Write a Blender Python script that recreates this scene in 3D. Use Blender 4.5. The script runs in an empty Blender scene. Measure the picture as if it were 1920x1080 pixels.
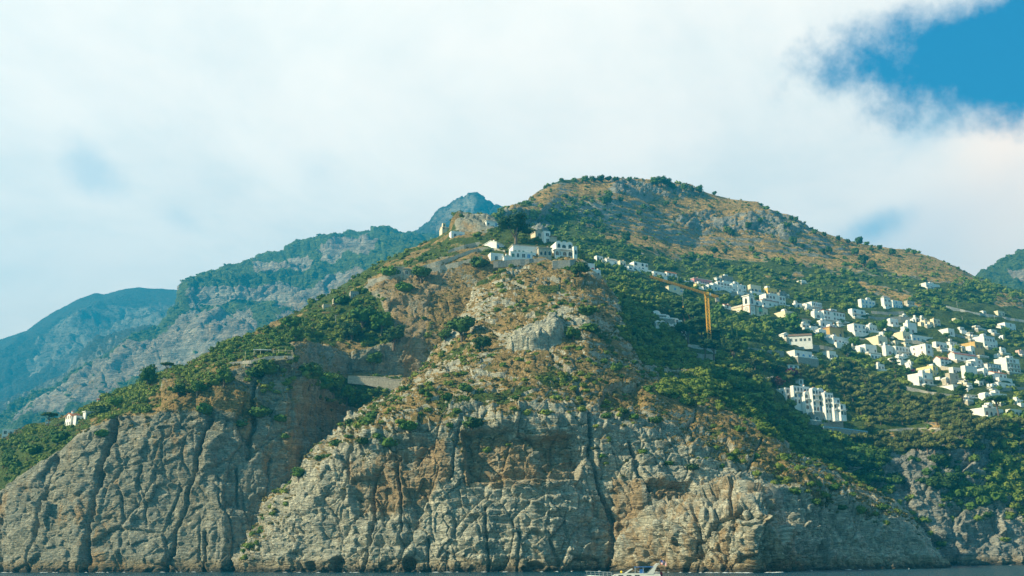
import bpy, math, random
import numpy as np
from mathutils import Matrix, Vector, Euler
from mathutils.bvhtree import BVHTree

# ------------------------------------------------------------------ camera
SC = bpy.context.scene
COL = SC.collection
FPX = 1920 * 35 / 36.0
CAM = np.array([0, 0, 5.0])
cd = bpy.data.cameras.new('camera')
cd.lens = 35; cd.sensor_width = 36; cd.clip_start = 1; cd.clip_end = 30000
cam = bpy.data.objects.new('camera', cd); COL.objects.link(cam)
RM = (Matrix.Rotation(math.radians(90 + 15.2), 4, 'X') @ Matrix.Rotation(math.radians(-0.28), 4, 'Z'))
cam.matrix_world = Matrix.Translation((0, 0, 5)) @ RM
SC.camera = cam
R3 = np.array(RM.to_3x3())

# ------------------------------------------------------------------ light and sky
SUN_EL, SUN_AZ = 31.0, -106.0      # degrees; azimuth from +Y towards +X
SUN_STRENGTH = 5.0
se, sa = math.radians(SUN_EL), math.radians(SUN_AZ)
SUNDIR = Vector((math.sin(sa) * math.cos(se), math.cos(sa) * math.cos(se), math.sin(se)))
ld = bpy.data.lights.new('sun', 'SUN'); ld.energy = SUN_STRENGTH; ld.angle = math.radians(0.5); ld.color = (1.0, 0.84, 0.52)
lo = bpy.data.objects.new('sun', ld); COL.objects.link(lo)
lo.rotation_euler = SUNDIR.to_track_quat('Z', 'Y').to_euler(); lo.location = (-800, -200, 900)
SC.view_settings.view_transform = 'Standard'; SC.view_settings.look = 'None'
SC.view_settings.exposure = 1.2; SC.view_settings.gamma = 1.0
try: SC.view_settings.use_curve_mapping = False
except Exception: pass

def unproj(px, py, D):
    """points at depth Y=D seen at photo pixel px,py"""
    px, py, D = np.broadcast_arrays(np.asarray(px, float), np.asarray(py, float), np.asarray(D, float))
    c = np.stack([(px - 960) / FPX, (540 - py) / FPX, -np.ones(px.shape)], -1)
    w = c @ R3.T
    return CAM + w * (D / w[..., 1])[..., None]
def proj(P):
    c = (np.asarray(P, float) - CAM) @ R3
    return 960 + FPX * c[..., 0] / -c[..., 2], 540 - FPX * c[..., 1] / -c[..., 2]
def pdir(px, py):
    c = np.array([(px - 960) / FPX, (540 - py) / FPX, -1.0]); w = R3 @ c
    return w / np.linalg.norm(w)

class NT:
    """tiny node tree helper"""
    def __init__(s, tree): s.t = tree; s.n = tree.nodes; s.l = tree.links
    def new(s, typ, **kw):
        n = s.n.new(typ)
        for k, v in kw.items():
            if k == 'ins':
                for a, b in v.items(): s.set(n, a, b)
            else: setattr(n, k, v)
        return n
    def set(s, n, a, b):
        sock = n.inputs[a]
        if isinstance(b, bpy.types.NodeSocket): s.l.new(b, sock)
        elif isinstance(b, bpy.types.Node): s.l.new(b.outputs[0], sock)
        else: sock.default_value = b
    def math(s, op, a, b=0.0, c=None, clamp=False):
        n = s.n.new('ShaderNodeMath'); n.operation = op; n.use_clamp = clamp
        s.set(n, 0, a); s.set(n, 1, b)
        if c is not None: s.set(n, 2, c)
        return n.outputs[0]
    def vmath(s, op, a, b=None):
        n = s.n.new('ShaderNodeVectorMath'); n.operation = op; s.set(n, 0, a)
        if b is not None: s.set(n, 1, b)
        return n
    def mix(s, f, a, b, blend='MIX'):
        n = s.n.new('ShaderNodeMix'); n.data_type = 'RGBA'; n.blend_type = blend; n.clamp_factor = True
        s.set(n, 0, f)
        for i, v in ((6, a), (7, b)):
            if isinstance(v, tuple) and len(v) == 3: v = v + (1,)
            s.set(n, i, v)
        return n.outputs[2]
    def noise(s, vec, scale, detail=4, rough=0.55, dist=0.0):
        n = s.n.new('ShaderNodeTexNoise'); s.set(n, 'Vector', vec); s.set(n, 'Scale', scale)
        s.set(n, 'Detail', detail); s.set(n, 'Roughness', rough); s.set(n, 'Distortion', dist)
        return n.outputs[0]
    def ramp(s, f, lo, hi, a=0.0, b=1.0):
        n = s.n.new('ShaderNodeMapRange'); n.interpolation_type = 'SMOOTHSTEP'
        s.set(n, 0, f); s.set(n, 1, lo); s.set(n, 2, hi); s.set(n, 3, a); s.set(n, 4, b)
        return n.outputs[0]

# world: Nishita sky with a broken deck of thin cloud laid over it by direction
W = bpy.data.worlds.new('World'); SC.world = W; W.use_nodes = True
W.node_tree.nodes.clear(); nt = NT(W.node_tree)
sky = nt.new('ShaderNodeTexSky'); sky.sky_type = 'NISHITA'; sky.sun_disc = False
sky.sun_elevation = se; sky.sun_rotation = sa; sky.air_density = 1.3; sky.dust_density = 0.6; sky.ozone_density = 2.0
tc = nt.new('ShaderNodeTexCoord'); dirv = tc.outputs['Generated']
sep = nt.new('ShaderNodeSeparateXYZ', ins={0: dirv})
zz = nt.math('MAXIMUM', nt.math('ADD', sep.outputs[2], 0.12), 0.05)
cmb = nt.new('ShaderNodeCombineXYZ', ins={0: nt.math('DIVIDE', sep.outputs[0], zz), 1: nt.math('DIVIDE', sep.outputs[1], zz), 2: 0.0})
warp = nt.noise(dirv, 7.0, 7, 0.62)
warp2 = nt.noise(cmb, 1.6, 6, 0.6)
def blob(px, py, rx, ry, tilt=0.0):
    """soft ellipse round the sky direction seen at px,py: 1 at its centre, 0 at its rim"""
    d = Vector(pdir(px, py)); r = Vector((d.y, -d.x, 0)).normalized(); u = r.cross(d)
    t = math.radians(tilt); a = r * math.cos(t) + u * math.sin(t); b = u * math.cos(t) - r * math.sin(t)
    da = nt.vmath('DOT_PRODUCT', dirv, tuple(a)).outputs['Value']; db = nt.vmath('DOT_PRODUCT', dirv, tuple(b)).outputs['Value']
    dd = nt.vmath('DOT_PRODUCT', dirv, tuple(d)).outputs['Value']
    # the ellipse centre is where da = db = 0
    q = nt.math('SQRT', nt.math('ADD', nt.math('POWER', nt.math('DIVIDE', nt.math('ABSOLUTE', da), rx / FPX), 2.0), nt.math('POWER', nt.math('DIVIDE', nt.math('ABSOLUTE', db), ry / FPX), 2.0)))
    v = nt.math('SUBTRACT', 1.0, q)
    return nt.math('ADD', v, nt.math('MULTIPLY', nt.math('SUBTRACT', 1.0, nt.math('GREATER_THAN', dd, 0.0)), -20.0))
wn = nt.math('MULTIPLY', nt.math('SUBTRACT', warp, 0.5), 2.6)
def hole(b, k, lo, hi, amt):
    return nt.math('MULTIPLY', nt.ramp(nt.math('ADD', b, nt.math('MULTIPLY', wn, k)), lo, hi), amt)
h1 = hole(blob(1868, 105, 310, 132, -3), 0.75, -0.12, 0.42, 1.0)
h2 = hole(blob(1640, 428, 90, 38, 20), 1.0, -0.1, 1.1, 0.62)
h3 = hole(blob(168, 315, 70, 45, -35), 1.3, -0.15, 1.0, 0.34)
h4 = hole(blob(1760, 225, 170, 65, 25), 0.9, 0.0, 1.1, 0.42)
h6 = hole(blob(345, 415, 60, 30, -25), 0.9, 0.0, 1.2, 0.18)
h7 = hole(blob(590, 320, 120, 70, -30), 1.2, 0.0, 1.3, 0.16)
holes = h1
thin = h2
for h in (h3, h4, h6, h7): thin = nt.math('MAXIMUM', thin, h)
# cloud body: broad grey and white variation
v1 = nt.ramp(nt.noise(cmb, 1.1, 9, 0.64, 0.6), 0.34, 0.66)
v2 = nt.ramp(warp2, 0.32, 0.70)
cl = nt.mix(v1, (5.75, 5.55, 5.1), (7.43, 6.67, 5.78))
cl = nt.mix(nt.math('MULTIPLY', v2, 0.6), cl, (8.27, 6.96, 5.88))
cream = nt.ramp(nt.math('ADD', blob(1900, 300, 260, 150, 60), nt.math('MULTIPLY', wn, 0.6)), -0.2, 0.9)
cl = nt.mix(cream, cl, (9.21, 7.05, 5.45))
lowr = nt.ramp(nt.math('ADD', blob(1700, 450, 330, 110, 20), nt.math('MULTIPLY', wn, 0.5)), 0.0, 0.9, 0.0, 0.55)
cl = nt.mix(lowr, cl, (5.9, 5.5, 5.3))
# the blue showing through: the Nishita sky, deepened
bl = nt.mix(0.88, sky.outputs[0], (0.0, 0.88, 2.2))
pale = nt.mix(0.85, bl, (1.3, 3.1, 4.4))     # blue seen through thin cloud
colr = nt.mix(thin, cl, pale); colr = nt.mix(holes, colr, bl)
clear = nt.math('MULTIPLY', nt.ramp(sep.outputs[1], 0.05, -0.35), 1.0)      # unseen sky behind the viewer, kept clear to deepen and tint the shade
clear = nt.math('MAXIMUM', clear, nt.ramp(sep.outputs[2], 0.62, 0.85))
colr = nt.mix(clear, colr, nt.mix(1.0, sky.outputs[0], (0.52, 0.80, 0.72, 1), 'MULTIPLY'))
below = nt.ramp(sep.outputs[2], -0.02, 0.0)
colr = nt.mix(below, (1.2, 2.0, 2.4), colr)
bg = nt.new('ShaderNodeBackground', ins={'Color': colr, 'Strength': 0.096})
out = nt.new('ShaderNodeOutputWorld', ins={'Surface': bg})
SC.cycles.max_bounces = 5; SC.cycles.diffuse_bounces = 3; SC.cycles.volume_bounces = 0; SC.cycles.transparent_max_bounces = 6

# ------------------------------------------------------------------ noise
def _h(ix, iy, iz, seed):
    with np.errstate(over='ignore'):
        h = (ix.astype(np.uint32) * np.uint32(374761393) + iy.astype(np.uint32) * np.uint32(668265263)
             + iz.astype(np.uint32) * np.uint32(2147483647) + np.uint32(seed * 974634777 & 0xffffffff))
        h = (h ^ (h >> np.uint32(13))) * np.uint32(1274126177)
        h = (h ^ (h >> np.uint32(16))) * np.uint32(2246822519)
        h = h ^ (h >> np.uint32(15))
    return h.astype(np.float32) * np.float32(1 / 4294967296.0)
def vnoise(x, y, z, seed=0):
    x, y, z = (np.asarray(a, np.float32) for a in (x, y, z))
    fx, fy, fz = np.floor(x), np.floor(y), np.floor(z)
    ix, iy, iz = fx.astype(np.int64), fy.astype(np.int64), fz.astype(np.int64)
    tx, ty, tz = x - fx, y - fy, z - fz
    tx, ty, tz = (t * t * t * (t * (t * 6 - 15) + 10) for t in (tx, ty, tz))
    def c(a, b, d): return _h(ix + a, iy + b, iz + d, seed)
    x00 = c(0, 0, 0) * (1 - tx) + c(1, 0, 0) * tx; x10 = c(0, 1, 0) * (1 - tx) + c(1, 1, 0) * tx
    x01 = c(0, 0, 1) * (1 - tx) + c(1, 0, 1) * tx; x11 = c(0, 1, 1) * (1 - tx) + c(1, 1, 1) * tx
    return ((x00 * (1 - ty) + x10 * ty) * (1 - tz) + (x01 * (1 - ty) + x11 * ty) * tz) * 2 - 1
def fbm(P, s, oct=4, seed=0, zs=1.0, gain=0.5, ridge=False):
    x, y, z = P[..., 0] / s, P[..., 1] / s, P[..., 2] / (s * zs)
    a, t, n = 1.0, 0.0, 0.0
    for o in range(oct):
        v = vnoise(x + 13.7 * o, y + 5.1 * o, z + 9.3 * o, seed + o)
        if ridge: v = 1 - 2 * np.abs(v)
        t = t + a * v; n += a; a *= gain; x, y, z = x * 2.03, y * 2.03, z * 2.03
    return t / n
def worley(P, s, zs=1.0, seed=0, jit=0.9):
    x, y, z = (P[..., 0] / s).astype(np.float32), (P[..., 1] / s).astype(np.float32), (P[..., 2] / (s * zs)).astype(np.float32)
    fx, fy, fz = np.floor(x), np.floor(y), np.floor(z)
    ix, iy, iz = fx.astype(np.int64), fy.astype(np.int64), fz.astype(np.int64)
    f1 = np.full(x.shape, 9, np.float32); f2 = f1.copy(); cid = np.zeros(x.shape, np.float32)
    for a in (-1, 0, 1):
        for b in (-1, 0, 1):
            for c in (-1, 0, 1):
                jx, jy, jz = ix + a, iy + b, iz + c
                h = _h(jx, jy, jz, seed)
                h2 = (h * 7919.37) % 1.0; h3 = (h * 104729.71) % 1.0
                d = (fx + a + .5 + (h - .5) * jit - x) ** 2 + (fy + b + .5 + (h2 - .5) * jit - y) ** 2 + (fz + c + .5 + (h3 - .5) * jit - z) ** 2
                m = d < f1
                f2 = np.where(m, f1, np.minimum(f2, d)); f1 = np.where(m, d, f1); cid = np.where(m, (h * 331.7) % 1.0, cid)
    return np.sqrt(f1), np.sqrt(f2), cid
def sstep(a, b, x):
    t = np.clip((x - a) / (b - a), 0, 1); return t * t * (3 - 2 * t)
def segdist(PX, PY, pts, closed=False):
    best = np.full(PX.shape, 1e9); P = list(pts) + ([pts[0]] if closed else [])
    for (x1, y1), (x2, y2) in zip(P[:-1], P[1:]):
        dx, dy = x2 - x1, y2 - y1; L = dx * dx + dy * dy + 1e-9
        t = np.clip(((PX - x1) * dx + (PY - y1) * dy) / L, 0, 1)
        best = np.minimum(best, (PX - x1 - t * dx) ** 2 + (PY - y1 - t * dy) ** 2)
    return np.sqrt(best)
def poly(PX, PY, pts, f=8.0):
    """soft inside mask of a polygon, feather f pixels"""
    ins = np.zeros(PX.shape, bool); P = list(pts) + [pts[0]]
    for (x1, y1), (x2, y2) in zip(P[:-1], P[1:]):
        if y1 == y2: continue
        c = ((y1 > PY) != (y2 > PY)) & (PX < (x2 - x1) * (PY - y1) / (y2 - y1) + x1)
        ins ^= c
    d = segdist(PX, PY, pts, True) * np.where(ins, 1, -1)
    return sstep(-f, f, d)
# ------------------------------------------------------------------ objects helpers
def tag(o, label=None, cat=None, group=None, kind=None):
    if label: o['label'] = label
    if cat: o['category'] = cat
    if group: o['group'] = group
    if kind: o['kind'] = kind
    return o
def np_mesh(name, V, F, mats, attrs=None, mi=None, smooth=True):
    """V (n,3), F (m,4) or (m,3)"""
    me = bpy.data.meshes.new(name); k = F.shape[1]
    me.vertices.add(len(V)); me.vertices.foreach_set('co', np.ascontiguousarray(V, np.float32).ravel())
    me.loops.add(F.size); me.loops.foreach_set('vertex_index', np.ascontiguousarray(F, np.int32).ravel())
    me.polygons.add(len(F)); me.polygons.foreach_set('loop_start', np.arange(0, F.size, k, dtype=np.int32))
    me.polygons.foreach_set('loop_total', np.full(len(F), k, np.int32))
    if mi is not None: me.polygons.foreach_set('material_index', mi.astype(np.int32))
    me.polygons.foreach_set('use_smooth', np.full(len(F), smooth, bool))
    for a, v in (attrs or {}).items():
        if v.ndim == 1:
            at = me.attributes.new(a, 'FLOAT', 'POINT'); at.data.foreach_set('value', v.astype(np.float32))
        else:
            at = me.attributes.new(a, 'FLOAT_COLOR', 'POINT'); at.data.foreach_set('color', v.astype(np.float32).ravel())
    for m in mats: me.materials.append(m)
    me.update(calc_edges=True)
    return me
def link(name, me, parent=None, loc=None):
    o = bpy.data.objects.new(name, me); COL.objects.link(o)
    if parent is not None: o.parent = parent
    if loc is not None: o.location = loc
    return o

# ------------------------------------------------------------------ ground material
def terrain_mat(name, k=1.0, rockA=(0.29, 0.30, 0.25), rockB=(0.66, 0.62, 0.48), ochre=(0.36, 0.25, 0.13), bump=1.0, grassc=((0.33, 0.225, 0.095), (0.45, 0.305, 0.135)), gnc=((0.035, 0.065, 0.016), (0.10, 0.14, 0.032))):
    m = bpy.data.materials.new(name); m.use_nodes = True; t = NT(m.node_tree); b = t.n['Principled BSDF']
    tc = t.new('ShaderNodeTexCoord'); obj = tc.outputs['Object']
    at = t.new('ShaderNodeAttribute'); at.attribute_name = 'mask'
    sp = t.new('ShaderNodeSeparateColor', ins={0: at.outputs['Color']})
    grass, green, stain_warmlight = sp.outputs[0], sp.outputs[1], sp.outputs[2]  # third mask: ochre rock stain, and warm light painted on the spur
    st = t.new('ShaderNodeMapping', ins={'Vector': obj, 'Scale': (1, 1, 0.16)})     # vertical streaks
    ho = t.new('ShaderNodeMapping', ins={'Vector': obj, 'Scale': (0.35, 0.35, 1.6)}) # beds
    n1 = t.noise(obj, 0.045 / k, 6, 0.62); n2 = t.noise(st, 0.16 / k, 7, 0.65, 0.4); n3 = t.noise(obj, 0.5 / k, 6, 0.68); n4 = t.noise(ho, 0.12 / k, 5, 0.6, 0.6)
    rock = t.mix(t.ramp(n3, 0.34, 0.68), rockA, rockB)
    rock = t.mix(t.ramp(n1, 0.40, 0.66, 0, 0.5), rock, (0.33, 0.34, 0.29))
    rock = t.mix(t.ramp(n4, 0.52, 0.72, 0, 0.45), rock, (0.56, 0.53, 0.43))
    oc = t.ramp(t.math('ADD', n2, t.math('MULTIPLY', stain_warmlight, 0.30)), 0.56, 0.78, 0, 0.85)
    rock = t.mix(oc, rock, ochre)
    n5 = t.noise(st, 0.42 / k, 6, 0.7)
    rock = t.mix(t.ramp(t.noise(st, 1.1 / k, 6, 0.7), 0.50, 0.66, 0, 0.5), rock, (0.17, 0.165, 0.13))
    rock = t.mix(t.ramp(n5, 0.56, 0.74, 0, 0.62), rock, (0.095, 0.10, 0.092))
    ge = t.new('ShaderNodeNewGeometry')
    # algae and weed in a band just over the water
    spz = t.new('ShaderNodeSeparateXYZ', ins={0: ge.outputs['Position']})
    zz = t.math('ADD', spz.outputs[2], t.math('MULTIPLY', t.math('SUBTRACT', n3, 0.5), 5.0))
    rock = t.mix(t.ramp(zz, 0.9, 3.4, 0.85, 0.0), rock, (0.045, 0.04, 0.026))
    rock = t.mix(t.math('MULTIPLY', t.ramp(zz, 1.0, 2.2), t.ramp(zz, 3.6, 6.5, 0.5, 0.0)), rock, (0.26, 0.185, 0.085))
    g1 = t.noise(obj, 0.09 / k, 5, 0.65); g2 = t.noise(obj, 0.8 / k, 5, 0.7)
    gr = t.mix(t.ramp(g1, 0.36, 0.66), grassc[0], grassc[1])
    gr = t.mix(t.ramp(g2, 0.42, 0.62, 0, 0.8), gr, (0.17, 0.125, 0.045))
    gr = t.mix(t.ramp(t.noise(obj, 0.22 / k, 6, 0.7), 0.50, 0.62, 0, 0.85), gr, (0.10, 0.11, 0.034))
    gn = t.mix(t.ramp(g2, 0.35, 0.65), gnc[0], gnc[1])
    brk = t.math('MULTIPLY', t.math('SUBTRACT', n3, 0.5), 0.9)
    c = t.mix(t.ramp(t.math('ADD', grass, brk), 0.42, 0.58), rock, gr)
    c = t.mix(t.ramp(t.math('ADD', green, brk), 0.42, 0.58), c, gn)
    t.set(b, 'Base Color', c); t.set(b, 'Roughness', 0.93); b.inputs['Specular IOR Level'].default_value = 0.15
    vo = t.new('ShaderNodeTexVoronoi', feature='DISTANCE_TO_EDGE', ins={'Vector': t.mix(0.12, ho.outputs[0], t.new('ShaderNodeTexNoise', ins={'Vector': obj, 'Scale': 0.3 / k}).outputs[1]), 'Scale': 0.55 / k})
    hgt = t.math('ADD', t.math('MULTIPLY', n3, 1.0), t.math('MULTIPLY', t.ramp(vo.outputs[0], 0.0, 0.12), 0.35))
    hb = t.new('ShaderNodeMapping', ins={'Vector': obj, 'Scale': (0.12, 0.12, 1.5), 'Rotation': (0.05, 0.13, 0)})
    nb = t.noise(hb, 0.75 / k, 5, 0.65, 0.8); hgt = t.math('ADD', hgt, t.math('MULTIPLY', t.ramp(nb, 0.40, 0.56), 0.4))
    hgt = t.math('ADD', hgt, t.math('MULTIPLY', t.noise(obj, 1.9 / k, 4, 0.7), 0.35))
    bp = t.new('ShaderNodeBump', ins={'Height': hgt, 'Distance': 1.6 * k * bump, 'Strength': 0.8})
    t.set(b, 'Normal', bp)
    return m
M_NEAR = terrain_mat('limestone_and_dry_grass')
M_WEST = terrain_mat('weathered_limestone', rockA=(0.18, 0.195, 0.16), rockB=(0.44, 0.41, 0.31), ochre=(0.42, 0.28, 0.14))
M_HILL = terrain_mat('terraced_hillside', k=2.0, bump=0.8, grassc=((0.48, 0.30, 0.10), (0.58, 0.375, 0.14)), rockA=(0.19, 0.20, 0.19), rockB=(0.42, 0.40, 0.35))
M_FAR = terrain_mat('far_limestone', k=9.0, rockA=(0.13, 0.12, 0.105), rockB=(0.36, 0.29, 0.22), bump=0.8)
M_FAR2 = terrain_mat('farthest_slopes', k=9.0, rockA=(0.06, 0.07, 0.06), rockB=(0.14, 0.13, 0.10), ochre=(0.14, 0.11, 0.06), bump=0.5, gnc=((0.022, 0.03, 0.02), (0.055, 0.06, 0.042)), grassc=((0.09, 0.075, 0.045), (0.12, 0.10, 0.06)))

LAYERS = {}
def lerp_rail(rail, px):
    xs = [p[0] for p in rail]; return np.interp(px, xs, [p[1] for p in rail]), None
def layer(name, mat, x0, x1, step, rails, disp, back=(1.22, 0.55), masks=None, label=None, vstep=None, ds=1.0):
    """rails: list of (py_points or None for the waterline, depth_points), bottom to top"""
    px = np.arange(x0, x1 + step, step); vs = vstep or step
    pys, Ds, pts = [], [], []
    for yr, dr in rails:
        D = np.interp(px, [p[0] for p in dr], [p[1] for p in dr]) * ds; Ds.append(D)
        if yr is None: pys.append(None)
        else:
            pys.append(np.interp(px, [p[0] for p in yr], [p[1] for p in yr]))
    rows, t_of = [], []
    W0 = unproj(px, 1065.0, Ds[0]); W0[:, 2] = -4.0
    P = [W0] + [unproj(px, pys[i], Ds[i]) for i in range(1, len(rails))]
    grid = []
    for i in range(len(P) - 1):
        ya, yb = proj(P[i])[1], proj(P[i + 1])[1]
        n = max(2, int(math.ceil(np.percentile(np.abs(ya - yb), 92) / vs)))
        for k in range(n):
            t = k / n; grid.append(P[i] * (1 - t) + P[i + 1] * t)
    G = np.array(grid + [P[-1]])
    # smooth the creases along the column a little
    for _ in range(3):
        G[1:-1] = 0.25 * G[:-2] + 0.5 * G[1:-1] + 0.25 * G[2:]
    ncrest = len(G)
    # the far side of the ridge
    cr = P[-1]; bk = cr * 1.0; bk[:, 0] *= back[0]; bk[:, 1] *= back[0]; bk[:, 2] = cr[:, 2] * back[1] - 6
    ex = []
    for k in range(1, 13):
        t = k / 12; q = cr * (1 - t) + bk * t; q[:, 2] = cr[:, 2] * (1 - t * t) + bk[:, 2] * t * t; ex.append(q)
    G = np.concatenate([G, np.array(ex)])
    PX, PY = proj(G)
    du = np.gradient(G, axis=1); dv = np.gradient(G, axis=0)
    N = np.cross(du, dv); N /= np.linalg.norm(N, axis=-1, keepdims=True) + 1e-9
    N[..., 2] = np.maximum(N[..., 2], -0.1)
    d = disp(G, PX, PY, N)
    G2 = G + N * d[..., None]
    du = np.gradient(G2, axis=1); dv = np.gradient(G2, axis=0)
    N2 = np.cross(du, dv); N2 /= np.linalg.norm(N2, axis=-1, keepdims=True) + 1e-9
    mk = masks(G2, PX, PY, N, N2, d)
    h, w = PX.shape
    idx = np.arange(h * w).reshape(h, w)
    F = np.stack([idx[:-1, :-1], idx[:-1, 1:], idx[1:, 1:], idx[1:, :-1]], -1).reshape(-1, 4)
    col = np.zeros((h, w, 4)); col[..., 0] = mk['grass']; col[..., 1] = mk['green']; col[..., 2] = mk['stain_warmlight']; col[..., 3] = 1
    me = np_mesh(name, G2.reshape(-1, 3), F, [mat], {'mask': col.reshape(-1, 4)})
    o = link(name, me); o['kind'] = 'structure'
    if label: o['label'] = label
    LAYERS[name] = dict(o=o, G=G2, PX=PX, PY=PY, N=N2, N0=N, mk=mk, nc=ncrest)
    return o

def chips(P, s, zs, seed):
    """fractured faces: every cell is a plane of its own tilt"""
    x, y, z = (P[..., 0] / s).astype(np.float32), (P[..., 1] / s).astype(np.float32), (P[..., 2] / (s * zs)).astype(np.float32)
    fx, fy, fz = np.floor(x), np.floor(y), np.floor(z); ix, iy, iz = fx.astype(np.int64), fy.astype(np.int64), fz.astype(np.int64)
    f1 = np.full(x.shape, 9, np.float32); f2 = f1.copy(); out = np.zeros(x.shape, np.float32)
    for a in (-1, 0, 1):
        for b in (-1, 0, 1):
            for c in (-1, 0, 1):
                h = _h(ix + a, iy + b, iz + c, seed); h2 = (h * 7919.37) % 1.0; h3 = (h * 104729.71) % 1.0
                dx, dy, dz = x - (fx + a + .5 + (h - .5) * .95), y - (fy + b + .5 + (h2 - .5) * .95), z - (fz + c + .5 + (h3 - .5) * .95)
                d = dx * dx + dy * dy + dz * dz; m = d < f1
                f2 = np.where(m, f1, np.minimum(f2, d)); f1 = np.where(m, d, f1)
                out = np.where(m, ((h * 331.7) % 1.0 - .5) + dx * (((h * 53.3) % 1.0) - .5) * 1.6 + dz * (((h2 * 97.1) % 1.0) - .35) * 1.8, out)
    e = np.sqrt(f2) - np.sqrt(f1)
    return out - np.exp(-(e / 0.045) ** 2) * 0.35
def rock_disp(G, k=1.0, seed=1, big=7.0, mid=3.6, sm=1.9, strata=0.9):
    Wp = G + np.stack([fbm(G, 30 * k, 3, seed + 50), fbm(G, 30 * k, 3, seed + 60), fbm(G, 22 * k, 3, seed + 70)], -1) * 5 * k
    d = fbm(Wp, 42 * k, 3, seed, zs=1.5, ridge=True) * big * k
    Wc = G * 0.82 + Wp * 0.18
    d = d + chips(Wc, 15 * k, 1.25, seed + 3) * 1.5 * mid * k
    d = d + chips(Wc, 6.5 * k, 0.8, seed + 4) * 1.7 * sm * k
    d = d + chips(Wc, 2.8 * k, 0.75, seed + 5) * 0.85 * min(sm, 1.4) * k
    tilt = Wp[..., 2] + 0.12 * Wp[..., 0] + fbm(G, 60 * k, 2, seed + 9) * 8 * k
    s = (tilt / (5.5 * k)) % 1.0; amp = 0.5 + 0.5 * fbm(G, 25 * k, 2, seed + 11)
    d = d + (sstep(0, 0.8, s) - sstep(0.86, 1.0, s)) * strata * k * amp
    d = d + fbm(G, 3.2 * k, 3, seed + 12) * 0.35 * k
    jo = np.abs(((Wp[..., 0] * 0.8 + Wp[..., 1] * 0.5 + fbm(G, 14 * k, 2, seed + 15) * 3 * k) / (7.5 * k)) % 1.0 - 0.5)
    d = d - np.exp(-(jo / 0.05) ** 2) * 1.3 * k * sstep(-0.1, 0.4, fbm(G, 20 * k, 2, seed + 16))
    return d
def soft_disp(G, k=1.0, seed=5, amp=4.0, terr=1.0, per=6.0):
    d = fbm(G, 48 * k, 4, seed) * amp * k + fbm(G, 9 * k, 3, seed + 4) * 1.3 * k
    s = ((G[..., 2] + fbm(G, 40 * k, 2, seed + 8) * 6 * k) / per) % 1.0
    return d + (sstep(0.0, 0.75, s) - sstep(0.8, 1.0, s)) * terr
def cracks(PX, PY, G, lines, seed=0):
    wob = fbm(G, 14, 4, seed + 31) * 15; va = 0.45 + 0.5 * sstep(-0.25, 0.35, fbm(G, 26, 2, seed + 33))
    d = 0
    for pts, w, dep in lines:
        q = segdist(PX + wob, PY, pts)
        d = d - va * dep * np.exp(-(q / w) ** 2)
    return d

# ---- far mountains
def far_masks(rock_polys, lo=0.50, hi=0.72, seed=3, k=9):
    def f(G, PX, PY, N, N2, d):
        nz = N2[..., 2] + fbm(G, 14 * k, 4, seed) * 0.20
        green = sstep(lo, hi, nz)
        r = np.zeros(PX.shape)
        wob = fbm(G, 12 * k, 4, seed + 7) * 14
        for p, a in rock_polys: r = np.maximum(r, a * poly(PX + wob, PY + wob, p, 5))
        green = np.clip(np.maximum(green, 0.85) - r, 0, 1)
        g2 = sstep(0.1, 0.5, fbm(G, 25 * k, 4, seed + 9)) * 0.5
        return dict(grass=g2, green=green, stain_warmlight=np.zeros(PX.shape))
    return f
layer('far_mountain', M_FAR2, -80, 420, 2.2, [
    (None, [(-80, 3200), (420, 3200)]),
    ([(-80, 800), (0, 790), (100, 740), (200, 690), (300, 660), (420, 650)], [(-80, 3550), (420, 3550)]),
    ([(-80, 690), (0, 668), (50, 648), (100, 615), (150, 590), (210, 580), (300, 575), (420, 580)], [(-80, 4100), (420, 4050)]),
    ([(-80, 668), (-20, 645), (0, 637), (50, 621), (90, 592), (120, 574), (150, 559), (178, 550), (195, 552), (225, 546), (262, 540), (300, 541), (330, 543), (360, 545), (420, 560)], [(-80, 4300), (420, 4250)])],
    lambda G, PX, PY, N: rock_disp(G, 9, 21, big=9, mid=1.2, sm=.5, strata=1.0) * (0.10 + 0.90 * sstep(0, 60, PY - np.interp(PX, [-80, 0, 90, 150, 262, 420], [668, 637, 592, 559, 540, 560]))),
    masks=far_masks([([(100, 600), (330, 560), (345, 620), (200, 700), (60, 720)], 0.45)], seed=3))
layer('foothill', M_FAR2, -80, 430, 2.2, [
    (None, [(-80, 2100), (430, 2100)]),
    ([(-80, 812), (0, 790), (60, 765), (120, 725), (180, 690), (300, 660), (430, 650)], [(-80, 2250), (430, 2250)]),
    ([(-80, 790), (0, 760), (60, 738), (130, 700), (172, 650), (190, 637), (250, 624), (310, 617), (360, 612), (430, 600)], [(-80, 2550), (430, 2500)])],
    lambda G, PX, PY, N: rock_disp(G, 6, 33, big=4, mid=1.0, sm=.5, strata=0.8),
    masks=far_masks([([(0, 745), (90, 715), (200, 645), (330, 625), (200, 700), (20, 800)], 0.4)], seed=13, k=6), ds=1.2)
layer('peak', M_FAR2, 700, 1010, 2.0, [
    (None, [(700, 2600), (1010, 2600)]),
    ([(700, 520), (1010, 520)], [(700, 2800), (1010, 2800)]),
    ([(700, 468), (740, 450), (765, 443), (790, 424), (815, 402), (840, 380), (855, 368), (872, 363), (890, 368), (905, 373), (925, 388), (945, 396), (965, 402), (1010, 425)], [(700, 3100), (1010, 3100)])],
    lambda G, PX, PY, N: rock_disp(G, 6, 44, big=4.0, mid=1.0, sm=.5, strata=0.8),
    masks=far_masks([([(835, 375), (870, 366), (900, 380), (880, 400), (830, 430), (800, 425)], 0.5)], seed=23, k=6), ds=1.12)
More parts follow.
